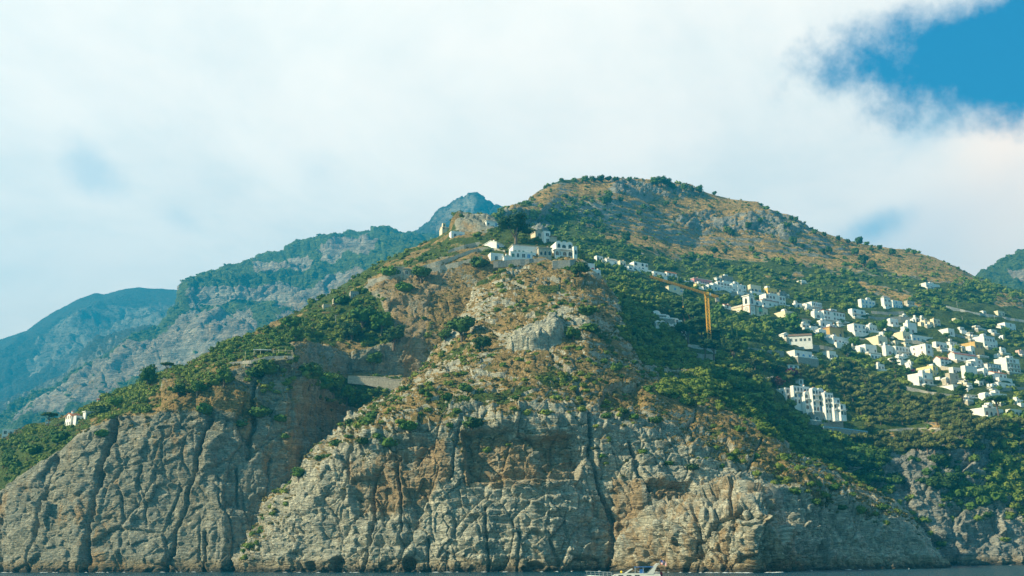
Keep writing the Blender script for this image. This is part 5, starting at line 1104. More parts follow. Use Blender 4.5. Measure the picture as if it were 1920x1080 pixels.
# the white hotel stepping down the slope
hot = house((1446, 1474, 1512, 728, 752), 'large white hotel stepping down the wooded slope on a grey stone base', cat='hotel', name='hotel', yaw=27, lay='hillside', col='white', rows=2, cols=4, side=3, wk='mix', balc=1, chim=2, found=6, vols=[
    V((1486, 1490, 1526, 724, 758), col='white', rows=3, cols=5, wk='mix', off=-4, balc=1, found=6, chim=2), V((1508, 1511, 1528, 738, 769), col='white', rows=3, cols=2, wk='arch', off=-5, balc=1, found=4, roof='vault'),
    V((1522, 1526, 1552, 730, 772), col='white', rows=4, cols=4, wk='arch', off=-6, balc=2, roof='vault', found=4, chim=1), V((1546, 1549, 1568, 737, 776), col='white', rows=4, cols=3, wk='mix', off=-6.6, balc=2, found=4, chim=1),
    V((1562, 1565, 1579, 747, 778), col='white', rows=3, cols=2, wk='arch', balc=2, off=-7.2, found=4), V((1574, 1577, 1589, 759, 780), col='white', rows=2, cols=2, wk='arch', balc=1, off=-7.8, found=3),
    V((1520, 1528, 1591, 772, 794), col='grey', rows=1, cols=6, wk='arch', off=-9, found=6, roof='none', rc='greyroof')])
# villas at the left
house((114, 132, 144, 776, 798), 'white villa with a lit arcade beside the wide dark umbrella pine at far left', cat='villa', name='villa', col='white', rows=2, cols=1, side=3, wk='arch', yaw=48, roof='gable', rc='tile', lay='west_headland', chim=1, vols=[V((140, 142, 160, 781, 791), col='white', rows=1, cols=3, off=-3), V((157, 160, 178, 772, 781), col='white', rows=1, cols=2, roof='slab', rc='white', off=-2)])
house((76, 84, 104, 792, 800), 'low white terrace with a parapet under the umbrella pine at far left', cat='terrace', name='terrace_house', col='white', rows=1, cols=3, yaw=20, lay='west_headland')
house((-6, 2, 20, 806, 826), 'white house with dark windows cut by the left edge of the photo', col='white', rows=2, cols=2, yaw=20, lay='west_headland')
house((16, 19, 43, 806, 815), 'beige flat roofed house right beside the house on the left edge', col='beige', rows=1, cols=2, roof='slab', rc='pale', yaw=15, lay='west_headland')
house((176, 182, 194, 748, 757), 'small cream house with a red roof peeping over the green ridge at the left', col='cream', rows=1, cols=1, roof='gable', rc='redtile', yaw=25, lay='west_headland', D=585)
house((620, 625, 646, 558, 574), 'ruined pale stone house with square openings on the left ridge', col='sand', rows=1, cols=4, yaw=18, lay='west_headland', cat='ruin', name='ruined_house', roof='none')
house((652, 657, 672, 547, 561), 'small grey stone hut above the ruined pale house on the left ridge', col='grey', rows=1, cols=1, yaw=18, lay='west_headland', cat='hut', name='stone_hut')
house((600, 606, 622, 571, 580), 'low crumbling stone house left below the ruined pale house', col='sand', rows=0, cols=0, yaw=20, lay='west_headland', cat='ruin', name='ruined_house')
house((737, 741, 757, 501, 517), 'pale stone hut with a dark doorway set in the terrace wall', col='sand', rows=1, cols=1, yaw=12, lay='west_headland', cat='hut', name='stone_hut', roof='slab', rc='pale', vols=[V((756, 757, 768, 504, 517), col='sand', rows=1, cols=1, wk='rect', off=0, roof='slab', rc='pale')])

# ---- church with bell tower
P = hit(1407, 592, 'hillside'); Dd = P.y; sc = Dd / FPX
e = bpy.data.objects.new('bell_tower', None); COL.objects.link(e); e.location = P; e.rotation_euler = (0, 0, math.radians(38)); tag(e, 'tall white square bell tower with clock faces and tall arched belfry openings', 'bell tower')
H = unproj(1406, 552, Dd)[2] - P.z; w = 13.5 * sc / math.cos(math.radians(38)) * 1.0; w = min(w, H * .5)
m = MB(); m.box((0, 0, -6), (w, w, H * .50), WM['white']); m.box((.25, .25, H * .52), (w - .25, w - .25, H * .96), WM['white']); m.build('shaft', e)
m = MB(); m.box((-.3, -.3, H * .50), (w + .3, w + .3, H * .52), M_BRICK); m.build('string_course', e); m = MB(); m.box((-.4, -.4, H * .96), (w + .4, w + .4, H), WM['white']); m.build('cornice', e)
m = MB(); V5 = [(-.2, -.2, H + .003), (w + .2, -.2, H + .003), (w + .2, w + .2, H + .003), (-.2, w + .2, H + .003), (w / 2, w / 2, H * 1.045)]; m.add(V5, [(0, 1, 4), (1, 2, 4), (2, 3, 4), (3, 0, 4), (0, 3, 2, 1)], RFM['greyroof']); rf = m.build('roof', e)
m = MB(); m.beam((w / 2, w / 2, H * 1.04), (w / 2, w / 2, H * 1.17), .09, M_CONC); m.box((w / 2 - .5, w / 2 - .06, H * 1.12), (w / 2 + .5, w / 2 + .06, H * 1.13), M_CONC); m.build('cross', rf)
for x_, y_ in ((0, 0), (w - .5, 0), (0, w - .5)):
    m = MB(); m.box((x_ - .06, y_ - .06, -5), (x_ + .56, y_ + .56, H * .497), M_BRICK); m.build('corner_pilaster', e)
add_win(e, (w / 2, .25, H * .60), 'f', w * .32, H * .27, 'arch'); add_win(e, (.25, w / 2, H * .60), 's', w * .32, H * .27, 'arch')
for f in 'fs':
    m = MB(); n = 20; rr_ = w * .27; c_ = H * .345
    pts = [(w / 2 + rr_ * math.cos(a), c_ + rr_ * math.sin(a)) for a in [2 * math.pi * i / n for i in range(n)]]
    m.prism(pts, 'y' if f == 'f' else 'x', -.14, -.003, M_CONC); pts = [(w / 2 + rr_ * .8 * math.cos(a), c_ + rr_ * .8 * math.sin(a)) for a in [2 * math.pi * i / n for i in range(n)]]
    m.prism(pts, 'y' if f == 'f' else 'x', -.2, -.145, M_CLOCK); ck = m.build('clock_face', e)
    m = MB()
    if f == 'f': m.box((w / 2 - .06, -.26, c_), (w / 2 + .06, -.205, c_ + rr_ * .7), M_PANE); m.box((w / 2, -.26, c_ - .06), (w / 2 + rr_ * .5, -.207, c_ + .06), M_PANE)
    else: m.box((-.26, w / 2 - .06, c_), (-.205, w / 2 + .06, c_ + rr_ * .7), M_PANE); m.box((-.26, w / 2, c_ - .06), (-.207, w / 2 + rr_ * .5, c_ + .06), M_PANE)
    m.build('clock_hands', ck)
    add_win(e, (w / 2, 0, H * .06) if f == 'f' else (0, w / 2, H * .06), f, w * .16, H * .08)
ch = house((1415, 1420, 1446, 574, 592), 'church nave with a green tiled dome right of the white bell tower', cat='church', name='church', col='cream', rows=1, cols=2, roof='slab', rc='redtile', yaw=38, lay='hillside', wc='brown')
m = MB(); n = 16; R_ = 10 * sc; hz = unproj(1432, 575, Dd)[2] - ch.location.z
ringz = [(R_ * 1.02, -3.0), (R_ * 1.02, 0)] + [(R_ * math.cos(a), R_ * .55 * math.sin(a)) for a in [math.pi / 2 * i / 6 for i in range(7)]]
V_ = [(r_ * math.cos(2 * math.pi * k / n), r_ * math.sin(2 * math.pi * k / n), z_) for r_, z_ in ringz for k in range(n)]
m.add(V_, [(i * n + k, i * n + (k + 1) % n, (i + 1) * n + (k + 1) % n, (i + 1) * n + k) for i in range(len(ringz) - 1) for k in range(n)], M_DOME); m.build('dome', ch, (12 * sc, 8 * sc, hz), smooth=True)
house((1373, 1391, 1399, 572, 587), 'cream church annex with a rounded roof left of the bell tower', cat='church annex', name='church_annex', col='cream', rows=1, cols=1, roof='gablefront', rc='pale', yaw=38, lay='hillside', vols=[V((1384, 1386, 1398, 584, 593), col='white', rows=0, cols=0, off=-4)])

# ---- tower crane
P = hit(1331, 655, 'hillside'); Dd = P.y; zt = unproj(1325, 551, Dd)[2]
M_YELD = simple_mat('faded_yellow_paint', (0.50, 0.33, 0.08), .6, .3)
e = bpy.data.objects.new('tower_crane', None); COL.objects.link(e); e.location = P; tag(e, 'yellow lattice tower crane rising out of dark pines in the green valley', 'crane')
Ht = zt - P.z
def lattice(m, p, q, w, n, mat, t=.16):
    p, q = Vector(p), Vector(q); d = (q - p).normalized(); u = d.cross(Vector((0.02, .1, 1) if abs(d.z) < .8 else (1, 0, 0))).normalized(); v = d.cross(u)
    cs = [(u * a + v * b) * w for a, b in ((1, 1), (-1, 1), (-1, -1), (1, -1))]
    for c in cs: m.beam(p + c, q + c, t, mat)
    for i in range(n):
        a, b = p.lerp(q, i / n), p.lerp(q, (i + 1) / n)
        for k in range(4):
            m.beam(a + cs[k], b + cs[(k + 1) % 4], t * .6, mat); m.beam(a + cs[k], a + cs[(k + 1) % 4], t * .6, mat)
m = MB(); lattice(m, (0, 0, -3), (0, 0, Ht - 1), 1.15, 17, M_YEL, .2); m.build('mast', e)
J = Vector(unproj(1222, 521, 1)); 
def at_z(px, py, z):
    d = Vector(pdir(px, py)); t = (z - CAM[2]) / d.z; return Vector(CAM) + d * t
jend = at_z(1219, 520, zt) - P; jend.z = Ht; jd = Vector((jend.x, jend.y, 0)).normalized()
m = MB(); lattice(m, (jd.x * 1.2, jd.y * 1.2, Ht + .2), (jend.x, jend.y, Ht + .6), .6, 26, M_YEL, .15); m.build('jib', e)
ce = -jd * 14; m = MB(); lattice(m, (-jd.x * 1.2, -jd.y * 1.2, Ht + .2), (ce.x, ce.y, Ht + .2), .7, 7, M_YEL, .22); cj = m.build('counter_jib', e)
m = MB(); q = ce * .93; m.box((q.x - 1.3, q.y - 1.3, Ht - 3.8), (q.x + 1.3, q.y + 1.3, Ht - .7), M_CONC); m.build('counterweight', cj)
m = MB(); m.box((-1.5, -1.5, Ht - 1.2), (1.5, 1.5, Ht + 1.0), M_YEL); m.box((1.5, -1.2, Ht - 1.5), (2.9, .2, Ht + .5), RFM['white']); m.build('cab', e)
m = MB(); m.box((-2.2, -2.2, -4), (2.2, 2.2, .3), M_CONC); m.build('base', e)
hk = jend * .45; m = MB(); m.beam((hk.x, hk.y, Ht - 14), (hk.x, hk.y, Ht), .06, M_CONC); m.box((hk.x - .4, hk.y - .3, Ht - 15.2), (hk.x + .4, hk.y + .3, Ht - 14), M_YEL); m.build('hook_block', e)

# ---- walls, roads, poles
def ribbon(name, pts, hpx, mat, label, cat, lay, thick=1.2, below=3.0, off=-.6, cap=None, kind=None, D=None):
    """masonry wall standing along the ground under pixel points; hpx is its height in the photo"""
    m = MB(); fine = []
    for (x1, y1), (x2, y2) in zip(pts[:-1], pts[1:]):
        n = max(2, int(abs(x2 - x1) / 8))
        for i in range(n): fine.append((x1 + (x2 - x1) * i / n, y1 + (y2 - y1) * i / n))
    fine.append(pts[-1]); Q = []
    for x, y in fine:
        p = hit(x, y, lay) if D is None else Vector(unproj(x, y, D))
        if p is not None: Q.append((p, x, y))
    if len(Q) < 2: return
    ds = [q[0].y for q in Q]; sm = [np.median(ds[max(0, i - 3):i + 4]) for i in range(len(ds))]
    hs = hpx if isinstance(hpx, (list, tuple)) else (hpx, hpx); C = []
    for i, (p, x, y) in enumerate(Q):
        h = hs[0] + (hs[1] - hs[0]) * (i / (len(Q) - 1) if D is None else (y - 712) / 32); a = Vector(unproj(x, y, sm[i] + off)); t = Vector(unproj(x, y - h, sm[i] + off)); C.append((a, t.z))
    V_ = []
    for a, zt_ in C: V_ += [(a.x, a.y, a.z - below), (a.x, a.y, zt_), (a.x, a.y + thick, zt_), (a.x, a.y + thick, a.z - below)]
    F_ = [(i * 4 + k, i * 4 + (k + 1) % 4, (i + 1) * 4 + (k + 1) % 4, (i + 1) * 4 + k) for i in range(len(C) - 1) for k in range(4)] + [(0, 1, 2, 3), tuple(len(V_) - 4 + k for k in (3, 2, 1, 0))]
    m.add(V_, F_, mat); o = m.build(name)
    tag(o, label, cat, kind=kind or 'thing')
    if lay == 'hillside': BOXES.append((min(q[0] for q in pts), max(q[0] for q in pts), min(q[1] for q in pts) - 8, max(q[1] for q in pts) - 3))
    if cap:
        c = MB(); V_ = []
        for a, zt_ in C: V_ += [(a.x, a.y - .12, zt_ + .003), (a.x, a.y - .12, zt_ + .5), (a.x, a.y + thick * .6, zt_ + .5), (a.x, a.y + thick * .6, zt_ + .003)]
        c.add(V_, F_, cap); c.build('coping', o)
    return o
SAND, GREY = WM['sand'], WM['grey']
ribbon('retaining_wall', [(752, 519), (800, 503), (850, 487), (880, 475), (905, 469), (925, 470), (947, 474)], (8, 5), SAND, 'curving pale stone terrace wall climbing to the white house with blue doors', 'wall', 'west_headland')
ribbon('retaining_wall', [(690, 530), (740, 521), (800, 510), (850, 499), (905, 486)], (6, 6), SAND, 'lower pale stone terrace wall running along the brow left of the summit', 'wall', 'west_headland')
ribbon('retaining_wall', [(840, 476), (870, 466), (900, 460)], 7, SAND, 'short upper stone terrace wall among bushes left of the blue doors', 'wall', 'west_headland')
ribbon('retaining_wall', [(680, 545), (700, 530), (725, 520), (742, 516)], (5, 7), SAND, 'stepped stone wall at the left end of the terraces', 'wall', 'west_headland')
ribbon('retaining_wall', [(925, 494), (960, 491), (1000, 489), (1034, 487)], 4, GREY, 'long grey stone wall under the summit houses', 'wall', 'west_headland', off=-8)
ribbon('stone_bastion', [(1036, 503), (1058, 502), (1080, 500)], 14, GREY, 'square grey stone bastion at the right end of the summit wall', 'bastion', 'main_headland', thick=9, off=-2, below=4)
ribbon('road_embankment', [(652, 712), (685, 715), (718, 722), (735, 736), (760, 742)], (6, 30), SAND, 'pale masonry embankment wall carrying the coast road over the gully', 'wall', 'west_headland', thick=7, below=2.0, off=0, cap=SAND, D=554)
ribbon('road_parapet', [(1290, 652), (1305, 653), (1330, 658), (1357, 668)], 5, M_CONC, 'pale curved parapet of the road bend below the crane', 'wall', 'hillside', cap=RFM['pale'])
ribbon('retaining_wall', [(1300, 672), (1318, 676), (1340, 676)], 12, M_CONC, 'smooth grey concrete wall under the curved road parapet', 'wall', 'hillside')
ribbon('road_parapet', [(1775, 577), (1800, 583), (1830, 590), (1862, 594), (1895, 600), (1935, 606)], 4, M_CONC, 'grey road wall crossing the slope above the village at the right', 'wall', 'hillside')
ribbon('retaining_wall', [(1630, 600), (1660, 602), (1690, 600), (1720, 604)], 7, GREY, 'grey rubble terrace wall right of the villa with two round arches', 'wall', 'hillside')
ribbon('retaining_wall', [(1635, 588), (1665, 590), (1695, 588)], 5, GREY, 'upper grey rubble terrace wall below the top row of houses', 'wall', 'hillside')
ribbon('retaining_wall', [(1475, 657), (1505, 655), (1535, 656)], 5, GREY, 'low grey stone terrace wall above the low white house with the round window', 'wall', 'hillside')
ribbon('retaining_wall', [(1850, 735), (1885, 733), (1925, 731)], 6, GREY, 'grey stone wall carrying the long low white house at the right', 'wall', 'hillside')
ribbon('retaining_wall', [(1400, 655), (1440, 660), (1470, 662)], 4, GREY, 'grey terrace wall among the olives right of the leaning pine', 'wall', 'hillside')
ribbon('hotel_terrace', [(1545, 806), (1570, 808), (1600, 812), (1628, 816)], (5, 6), GREY, 'stone pool terrace with a pale blue and white railing below the hotel', 'terrace', 'hillside', thick=7, below=1.5, off=-9, cap=simple_mat('pale_blue_paint', (0.25, 0.5, 0.68)))
ribbon('hotel_terrace', [(1503, 790), (1522, 792), (1540, 794)], 4, GREY, 'small white edged terrace at the left foot of the hotel', 'terrace', 'hillside', thick=4, below=1.5, off=-6, cap=RFM['white'])
for pts, h_, mt, lab in [([(1500, 648), (1545, 652), (1600, 664)], 4, GREY, 'grey terrace wall above the low house with the round window, running right through the trees'), ([(1600, 636), (1630, 640), (1665, 644)], 4, GREY, 'short terrace wall behind the cream house with the stepped left wing'), ([(1682, 644), (1720, 642), (1765, 658)], 4, SAND, 'sand coloured terrace wall above the long balconied house'),
    ([(1765, 690), (1790, 694), (1812, 700)], 4, SAND, 'sand coloured wall beside the three storey tiled house'), ([(1795, 712), (1830, 716), (1866, 714)], 4, GREY, 'grey wall under the big blank white house'), ([(1660, 616), (1700, 628), (1745, 646)], 4, GREY, 'long grey terrace wall stepping down under the tall blank tower house'),
    ([(1765, 620), (1800, 632), (1832, 640)], 4, GREY, 'grey terrace wall running down to the ochre building'), ([(1425, 604), (1455, 602), (1500, 600)], 4, SAND, 'sand coloured wall right of the church'), ([(1335, 552), (1370, 554), (1398, 558)], 4, GREY, 'long grey terrace wall left of the top of the bell tower'),
    ([(1550, 650), (1590, 652), (1625, 650)], 3, WM['white'], 'thin white lane wall below the blank walled house'), ([(1700, 728), (1740, 738), (1790, 744)], 4, GREY, 'grey wall along the lower edge of the village above the olive grove'), ([(1640, 812), (1700, 806), (1765, 806)], 4, SAND, 'earth coloured terrace wall low in the olive grove')]:
    ribbon('terrace_wall', pts, h_, mt, lab, 'wall', 'hillside', below=1.5)
ribbon('garden_wall', [(1425, 714), (1450, 708)], 3, WM['white'], 'thin white garden wall above the dark red tree', 'wall', 'hillside')
ribbon('terrace_wall', [(430, 684), (470, 680), (505, 672), (548, 671)], (5, 4), GREY, 'stone terrace wall of the restaurant on the west headland', 'wall', 'west_headland', off=-1, below=.6, thick=.8)
for i, (x, y, h, lay, lab) in enumerate([(917, 434, 13, 'west_headland', 'slender pole left of the big dark pine on the summit'), (1271, 532, 13, 'hillside', 'utility pole beside the orange roofed house'), (1434, 551, 20, 'hillside', 'thin pole right behind the bell tower'), (1795, 576, 12, 'hillside', 'lamp pole at the left end of the hillside road'), (1866, 604, 12, 'hillside', 'lamp pole in the middle of the hillside road'), (1805, 603, 10, 'hillside', 'thin pole on the scrub slope under the hillside road'), (1711, 560, 8, 'hillside', 'short pole at the top row of houses'), (629, 606, 16, 'west_headland', 'pale pole in the scrub below the ruined house')]):
    P = hit(x, y, lay)
    if P is None: continue
    e = bpy.data.objects.new('utility_pole', None); COL.objects.link(e); e.location = P; tag(e, lab, 'pole')
    hh = unproj(x, y - h, P.y)[2] - P.z; m = MB(); V_, F_ = tube([(0, 0, -1), (0, 0, hh)], [.2, .12], 8); m.add(V_, F_, M_CONC); m.build('pole', e)
    m = MB(); m.box((-.8, -.07, hh - .4), (.8, .07, hh - .2), M_CONC); m.build('crossarm', e)
# restaurant terrace with reed pergola on the west headland
P = hit(500, 668, 'west_headland'); s_ = P.y / FPX
e = bpy.data.objects.new('restaurant_pergola', None); COL.objects.link(e); e.location = P; e.rotation_euler = (0, 0, math.radians(8)); tag(e, 'open reed roofed restaurant pergola on posts on the west headland', 'pergola')
m = MB(); m.box((-27 * s_, 1, .2), (50 * s_, 8, .4), SAND); m.build('floor_slab', e)
for x_ in (-24, -12, 0, 12, 22, 34, 47):
    for y_ in (.4, 7):
        m = MB(); m.beam((x_ * s_, y_, .4), (x_ * s_, y_, 3.2 + (x_ % 5) * .25), .13, M_AWN, 6); m.build('post', e)
m = MB(); m.box((-26 * s_, .2, 3.2), (8 * s_, 7.4, 3.5), RFM['white']); m.box((-20 * s_, 2, 3.503), (-2 * s_, 6, 3.9), simple_mat('pale_canvas', (.7, .72, .74))); m.build('canopy', e)
m = MB()
for k in range(14): m.beam(((10 + k * 2.8) * s_, .2, 3.3), ((10 + k * 2.8) * s_, 7.4, 3.3), .09, M_AWN, 5)
m.beam((9 * s_, .5, 3.2), (48 * s_, .5, 3.2), .1, M_AWN, 5); m.beam((9 * s_, 7, 3.2), (48 * s_, 7, 3.2), .1, M_AWN, 5); m.build('reed_rafters', e)
m = MB(); m.beam((-27 * s_, .1, 1.3), (50 * s_, .1, 1.3), .05, M_WOOD, 5)
for k in range(16): m.beam(((-27 + k * 5.1) * s_, .1, .4), ((-27 + k * 5.1) * s_, .1, 1.3), .05, M_WOOD, 5)
m.build('railing', e)
for i, (x, y, h, lab) in enumerate([(458, 690, 32, 'bare weathered post at the left of the restaurant wall'), (548, 690, 26, 'bare post at the right end of the restaurant terrace')]):
    P = hit(x, y, 'west_headland')
    m = MB(); hh = h * P.y / FPX; V_, F_ = tube([(0, 0, -1), (.1, 0, hh)], [.16, .1], 7); m.add(V_, F_, M_AWN); o = m.build('wooden_post', None, P); tag(o, lab, 'post')
# ---- scrub and olive groves grow round the houses, not in front of them
def clear_of_houses(PX, PY):
    w = np.ones(PX.shape)
    for a0, a1, b0, b1 in BOXES: w[(PX > a0 - 5) & (PX < a1 + 5) & (PY > b0 + 1) & (PY < b1 + 4)] = 0
    return w
scatter('hillside_scrub', 'hillside', 'bush', 9800, (1.9, 4.6), L_HILL, T_HILL, 11, 'dense green scrub and small trees over the hillside above and round the village', region=lambda a, b, c: HLOW(a, b, c) * clear_of_houses(a, b),
        tintf=lambda px, py, P: 0.25 * poly(px, py, [(1130, 560), (1300, 560), (1330, 680), (1500, 690), (1900, 800), (1700, 850), (1440, 800), (1200, 650)], 20) - 0.35 * poly(px, py, [(1480, 800), (1600, 840), (1800, 840), (1800, 960), (1560, 900)], 20) - 0.15 * poly(px, py, [(1020, 400), (1100, 380), (1100, 450), (1180, 480), (1100, 490)], 20))
scatter('west_slope_scrub', 'west_headland', 'bush', 3600, (1.0, 2.6), L_HILL, T_MED, 13, 'green and olive scrub on the slope west of the main headland',
        region=lambda a, b, c: clear_of_houses(a, b), tintf=lambda px, py, P: 0.25 * poly(px, py, [(150, 770), (330, 700), (450, 690), (420, 750), (200, 800)], 15) - 0.1)
# olive trees over the slope below the village: real trees, spaced apart
rr = random.Random(5); done = []; reg = [(1395, 680), (1470, 700), (1600, 690), (1650, 720), (1720, 740), (1790, 760), (1840, 795), (1940, 800), (1945, 850), (1860, 850), (1760, 850), (1660, 850), (1600, 830), (1640, 800), (1592, 770), (1580, 735), (1500, 715), (1440, 725), (1400, 720)]
cnt = 0
for k in range(9000):
    x, y = rr.uniform(1390, 1945), rr.uniform(655, 870)
    if poly(np.array([x]), np.array([y]), reg, 1)[0] < .5: continue
    if any(abs(x - a) < 12.5 and abs(y - b) < 7.5 for a, b in done): continue
    if any(a0 - 4 < x < a1 + 4 and b0 < y < b1 + 13 for a0, a1, b0, b1 in BOXES): continue
    P = hit(x, y, 'hillside')
    if P is None: continue
    done.append((x, y)); cnt += 1
    tree('olive', 'olive_tree', P, rr.uniform(1.05, 1.6), 'rounded grey-green olive tree in the grove below the white village', 'tree', 'olive trees in the grove below the village', seed=cnt)
    if cnt >= 285: break
# garden trees between the houses
for i, (x, y, h, l) in enumerate([(1487, 622, 34, 'big round green tree left of the low cream house with the orange band'), (1575, 632, 15, 'round dark tree in front of the orange roofed ochre house'), (1655, 622, 22, 'leafy tree left of the tall blank tower house'), (1668, 640, 18, 'dark tree under the round fronted white house'), (1603, 655, 24, 'dense green tree right under the two storey house among trees'), (1588, 668, 24, 'dark green tree beside the hipped roof white house'), (1820, 718, 20, 'left of the dark trees in the green hollow below the blank white house'), (1838, 722, 20, 'middle of the dark trees in the green hollow below the blank white house'), (1856, 722, 18, 'right of the dark trees in the green hollow below the blank white house'), (1770, 712, 16, 'small pine in front of the sand coloured terrace house'), (1700, 628, 12, 'small bush at the foot of the tall tower house'), (1776, 636, 12, 'green tree below the white house with the curved terrace'), (1888, 634, 16, 'dark tree on the slope right of the blue roof edged house'), (1525, 612, 12, 'small tree right of the low cream house with the orange band'), (1440, 602, 12, 'dark tree right under the church dome'), (1700, 706, 16, 'green tree at the edge of the terraces left of the blank cream block'), (1880, 690, 12, 'small tree behind the orange roofed house with magenta flowers'), (1740, 735, 14, 'olive green tree at the foot of the blank cream block'), (1398, 700, 20, 'bright green tree right of the leaning pine'), (1450, 700, 20, 'olive green tree left of the kiosk')]):
    place('broad', 'garden_tree', x, y, h, l, 'tree', seed=i, mat=L_HILL if i % 2 else L_BRIGHT, lay='hillside')
for i, (x, y, h, l) in enumerate([(1886, 640, 26, 'left cypress of two under the white terraced house at the upper right'), (1902, 642, 24, 'right cypress of two under the white terraced house at the upper right')]):
    place('cypress', 'cypress_tree', x, y, h, l, 'cypress', seed=i, lay='hillside')
for x, y, h, l in [(1338, 668, 34, 'dark pine crown hiding the foot of the yellow crane mast'), (1322, 665, 30, 'dark pine just left of the foot of the yellow crane mast')]:
    P_ = hit(x, y, 'hillside')
    if P_ is not None: place('pine', 'pine_tree', x, y, h, l, 'pine tree', D=P_.y - 14)
# ------------------------------------------------------------------ the motor yacht, bow to the left
M_HULL = simple_mat('white_gelcoat', (0.72, 0.70, 0.64), 0.25, 0.06); M_STRIPE = simple_mat('dark_red_stripe', (0.22, 0.06, 0.05), 0.3); M_CHROME = simple_mat('stainless_steel', (0.62, 0.62, 0.60), 0.3, 0.05, 1, 0.8)
M_CANV = simple_mat('blue_canvas', (0.02, 0.14, 0.42), 0.8); M_GLASS = simple_mat('tinted_glass', (0.03, 0.05, 0.06), 0.12); M_TEAK = simple_mat('teak', (0.28, 0.16, 0.08)); M_SKIN = simple_mat('skin', (0.36, 0.19, 0.12), 0.6); M_MAR = simple_mat('maroon_cloth', (0.16, 0.012, 0.05)); M_HAIR = simple_mat('dark_hair', (0.02, 0.014, 0.01))
BD = 180.0; q = BD / FPX
O = unproj(1099, 1075, BD); O = Vector((O[0], BD, 0))
boat = bpy.data.objects.new('motor_yacht', None); COL.objects.link(boat); boat.location = O; boat.rotation_euler = (0, 0, math.radians(-3)); tag(boat, 'white motor yacht with a blue bimini and a raked radar arch passing under the cliff', 'boat')
Lh = 13.6
def sect(x):
    """half beam at deck, at chine, sheer height, keel depth"""
    t = x / Lh; b = 1.95 * (1 - (1 - min(1, t * 1.9)) ** 2.2) + .03
    return b, b * (.35 + .5 * min(1, t * 2.2)), 2.12 - .75 * t + .25 * max(0, t - .8), -.7 * min(1, .15 + t * 3)
m = MB(); V_, F_ = [], []; N_ = 26
for i in range(N_ + 1):
    x = Lh * i / N_; b, c, s, k = sect(x); xo = -(1 - min(1, x / 2.0)) * 0.0
    for yy, z in ((-b, s), (-b * .98, s - .35), (-(b + c) / 2, .8), (-c, .12), (0, k), (c, .12), ((b + c) / 2, .8), (b * .98, s - .35), (b, s)):
        V_.append((x + (1 - z / 2.2) * 1.5 * max(0, 1 - x / 3.0), yy, z))
for i in range(N_):
    for j in range(8): F_.append((i * 9 + j, i * 9 + j + 1, (i + 1) * 9 + j + 1, (i + 1) * 9 + j))
m.add(V_, F_, M_HULL); m.add([V_[N_ * 9 + j] for j in range(9)], [tuple(range(9))], M_HULL); m.build('hull', boat, smooth=True)
m = MB()
for i in range(N_):
    x, x2 = Lh * i / N_, Lh * (i + 1) / N_; (b, _, s, _), (b2, _, s2, _) = sect(x), sect(x2); f = lambda xx, z: xx + (1 - z / 2.2) * 1.5 * max(0, 1 - xx / 3.0)
    for sg in (-1, 1):
        m.add([(f(x, s), sg * (b + .02), s - .42), (f(x2, s2), sg * (b2 + .02), s2 - .42), (f(x2, s2), sg * (b2 + .02), s2 - .24), (f(x, s), sg * (b + .02), s - .24)], [(0, 1, 2, 3)], M_STRIPE)
m.build('rubbing_strake', boat)
m = MB(); V_, F_ = [], []
for i in range(N_ + 1):
    x = Lh * i / N_; b, _, s, _ = sect(x); V_ += [(x + .02, -b * .97, s - .05), (x + .02, 0, s + .06), (x + .02, b * .97, s - .05)]
for i in range(N_): F_ += [(i * 3, i * 3 + 1, i * 3 + 4, i * 3 + 3), (i * 3 + 1, i * 3 + 2, i * 3 + 5, i * 3 + 4)]
m.add(V_, F_, M_HULL); m.build('deck', boat)
# trunk cabin and cockpit coaming
m = MB(); m.prism([(4.1, 1.75), (5.0, 2.28), (6.9, 2.45), (9.2, 2.45), (12.6, 2.35), (13.1, 1.2), (4.1, 1.2)], 'y', -1.45, 1.45, M_HULL); cabin = m.build('cabin', boat)
for k in range(3):
    m = MB(); m.box((5.5 + k * 1.4, -1.49, 1.85), (6.3 + k * 1.4, -1.44, 2.15), M_GLASS); m.build('porthole', cabin)
m = MB(); m.prism([(6.7, 2.452), (6.85, 2.452), (8.05, 3.15), (7.9, 3.2)], 'y', -1.3, 1.3, M_GLASS)
for y_ in (-1.32, -.45, .42, 1.26): m.prism([(6.65, 2.452), (6.9, 2.452), (8.1, 3.17), (7.9, 3.24)], 'y', y_, y_ + .07, RFM['white'])
m.build('windscreen', boat)
m = MB(); m.prism([(8.4, 3.42), (8.5, 3.52), (11.5, 3.56), (11.9, 3.44)], 'y', -1.35, 1.35, M_CANV); m.build('bimini', boat)
for x_, x2_ in ((8.5, 8.4), (9.9, 9.7), (11.5, 11.2)):
    for y_ in (-1.3, 1.3): m = MB(); m.beam((x2_, y_, 2.4), (x_, y_, 3.45), .03, M_CHROME, 6); m.build('bimini_pole', boat)
for y_ in (-1.5, 1.36):
    m = MB(); m.prism([(10.3, 2.3), (11.5, 2.3), (12.15, 3.6), (12.6, 4.05), (12.35, 4.1), (11.9, 3.75)], 'y', y_, y_ + .14, M_HULL); m.build('arch_leg', boat)
m = MB(); m.box((12.1, -1.5, 3.85), (12.6, 1.5, 4.02), M_HULL); m.build('arch_top', boat)
m = MB(); m.box((9.2, -1.2, 2.35), (9.9, -.4, 3.1), M_CANV); m.build('helm_seat', boat)
m = MB()
pts = []
for i in range(0, 13): x = .15 + i * .36; b, _, s, _ = sect(x); pts.append((x, b * .93, s))
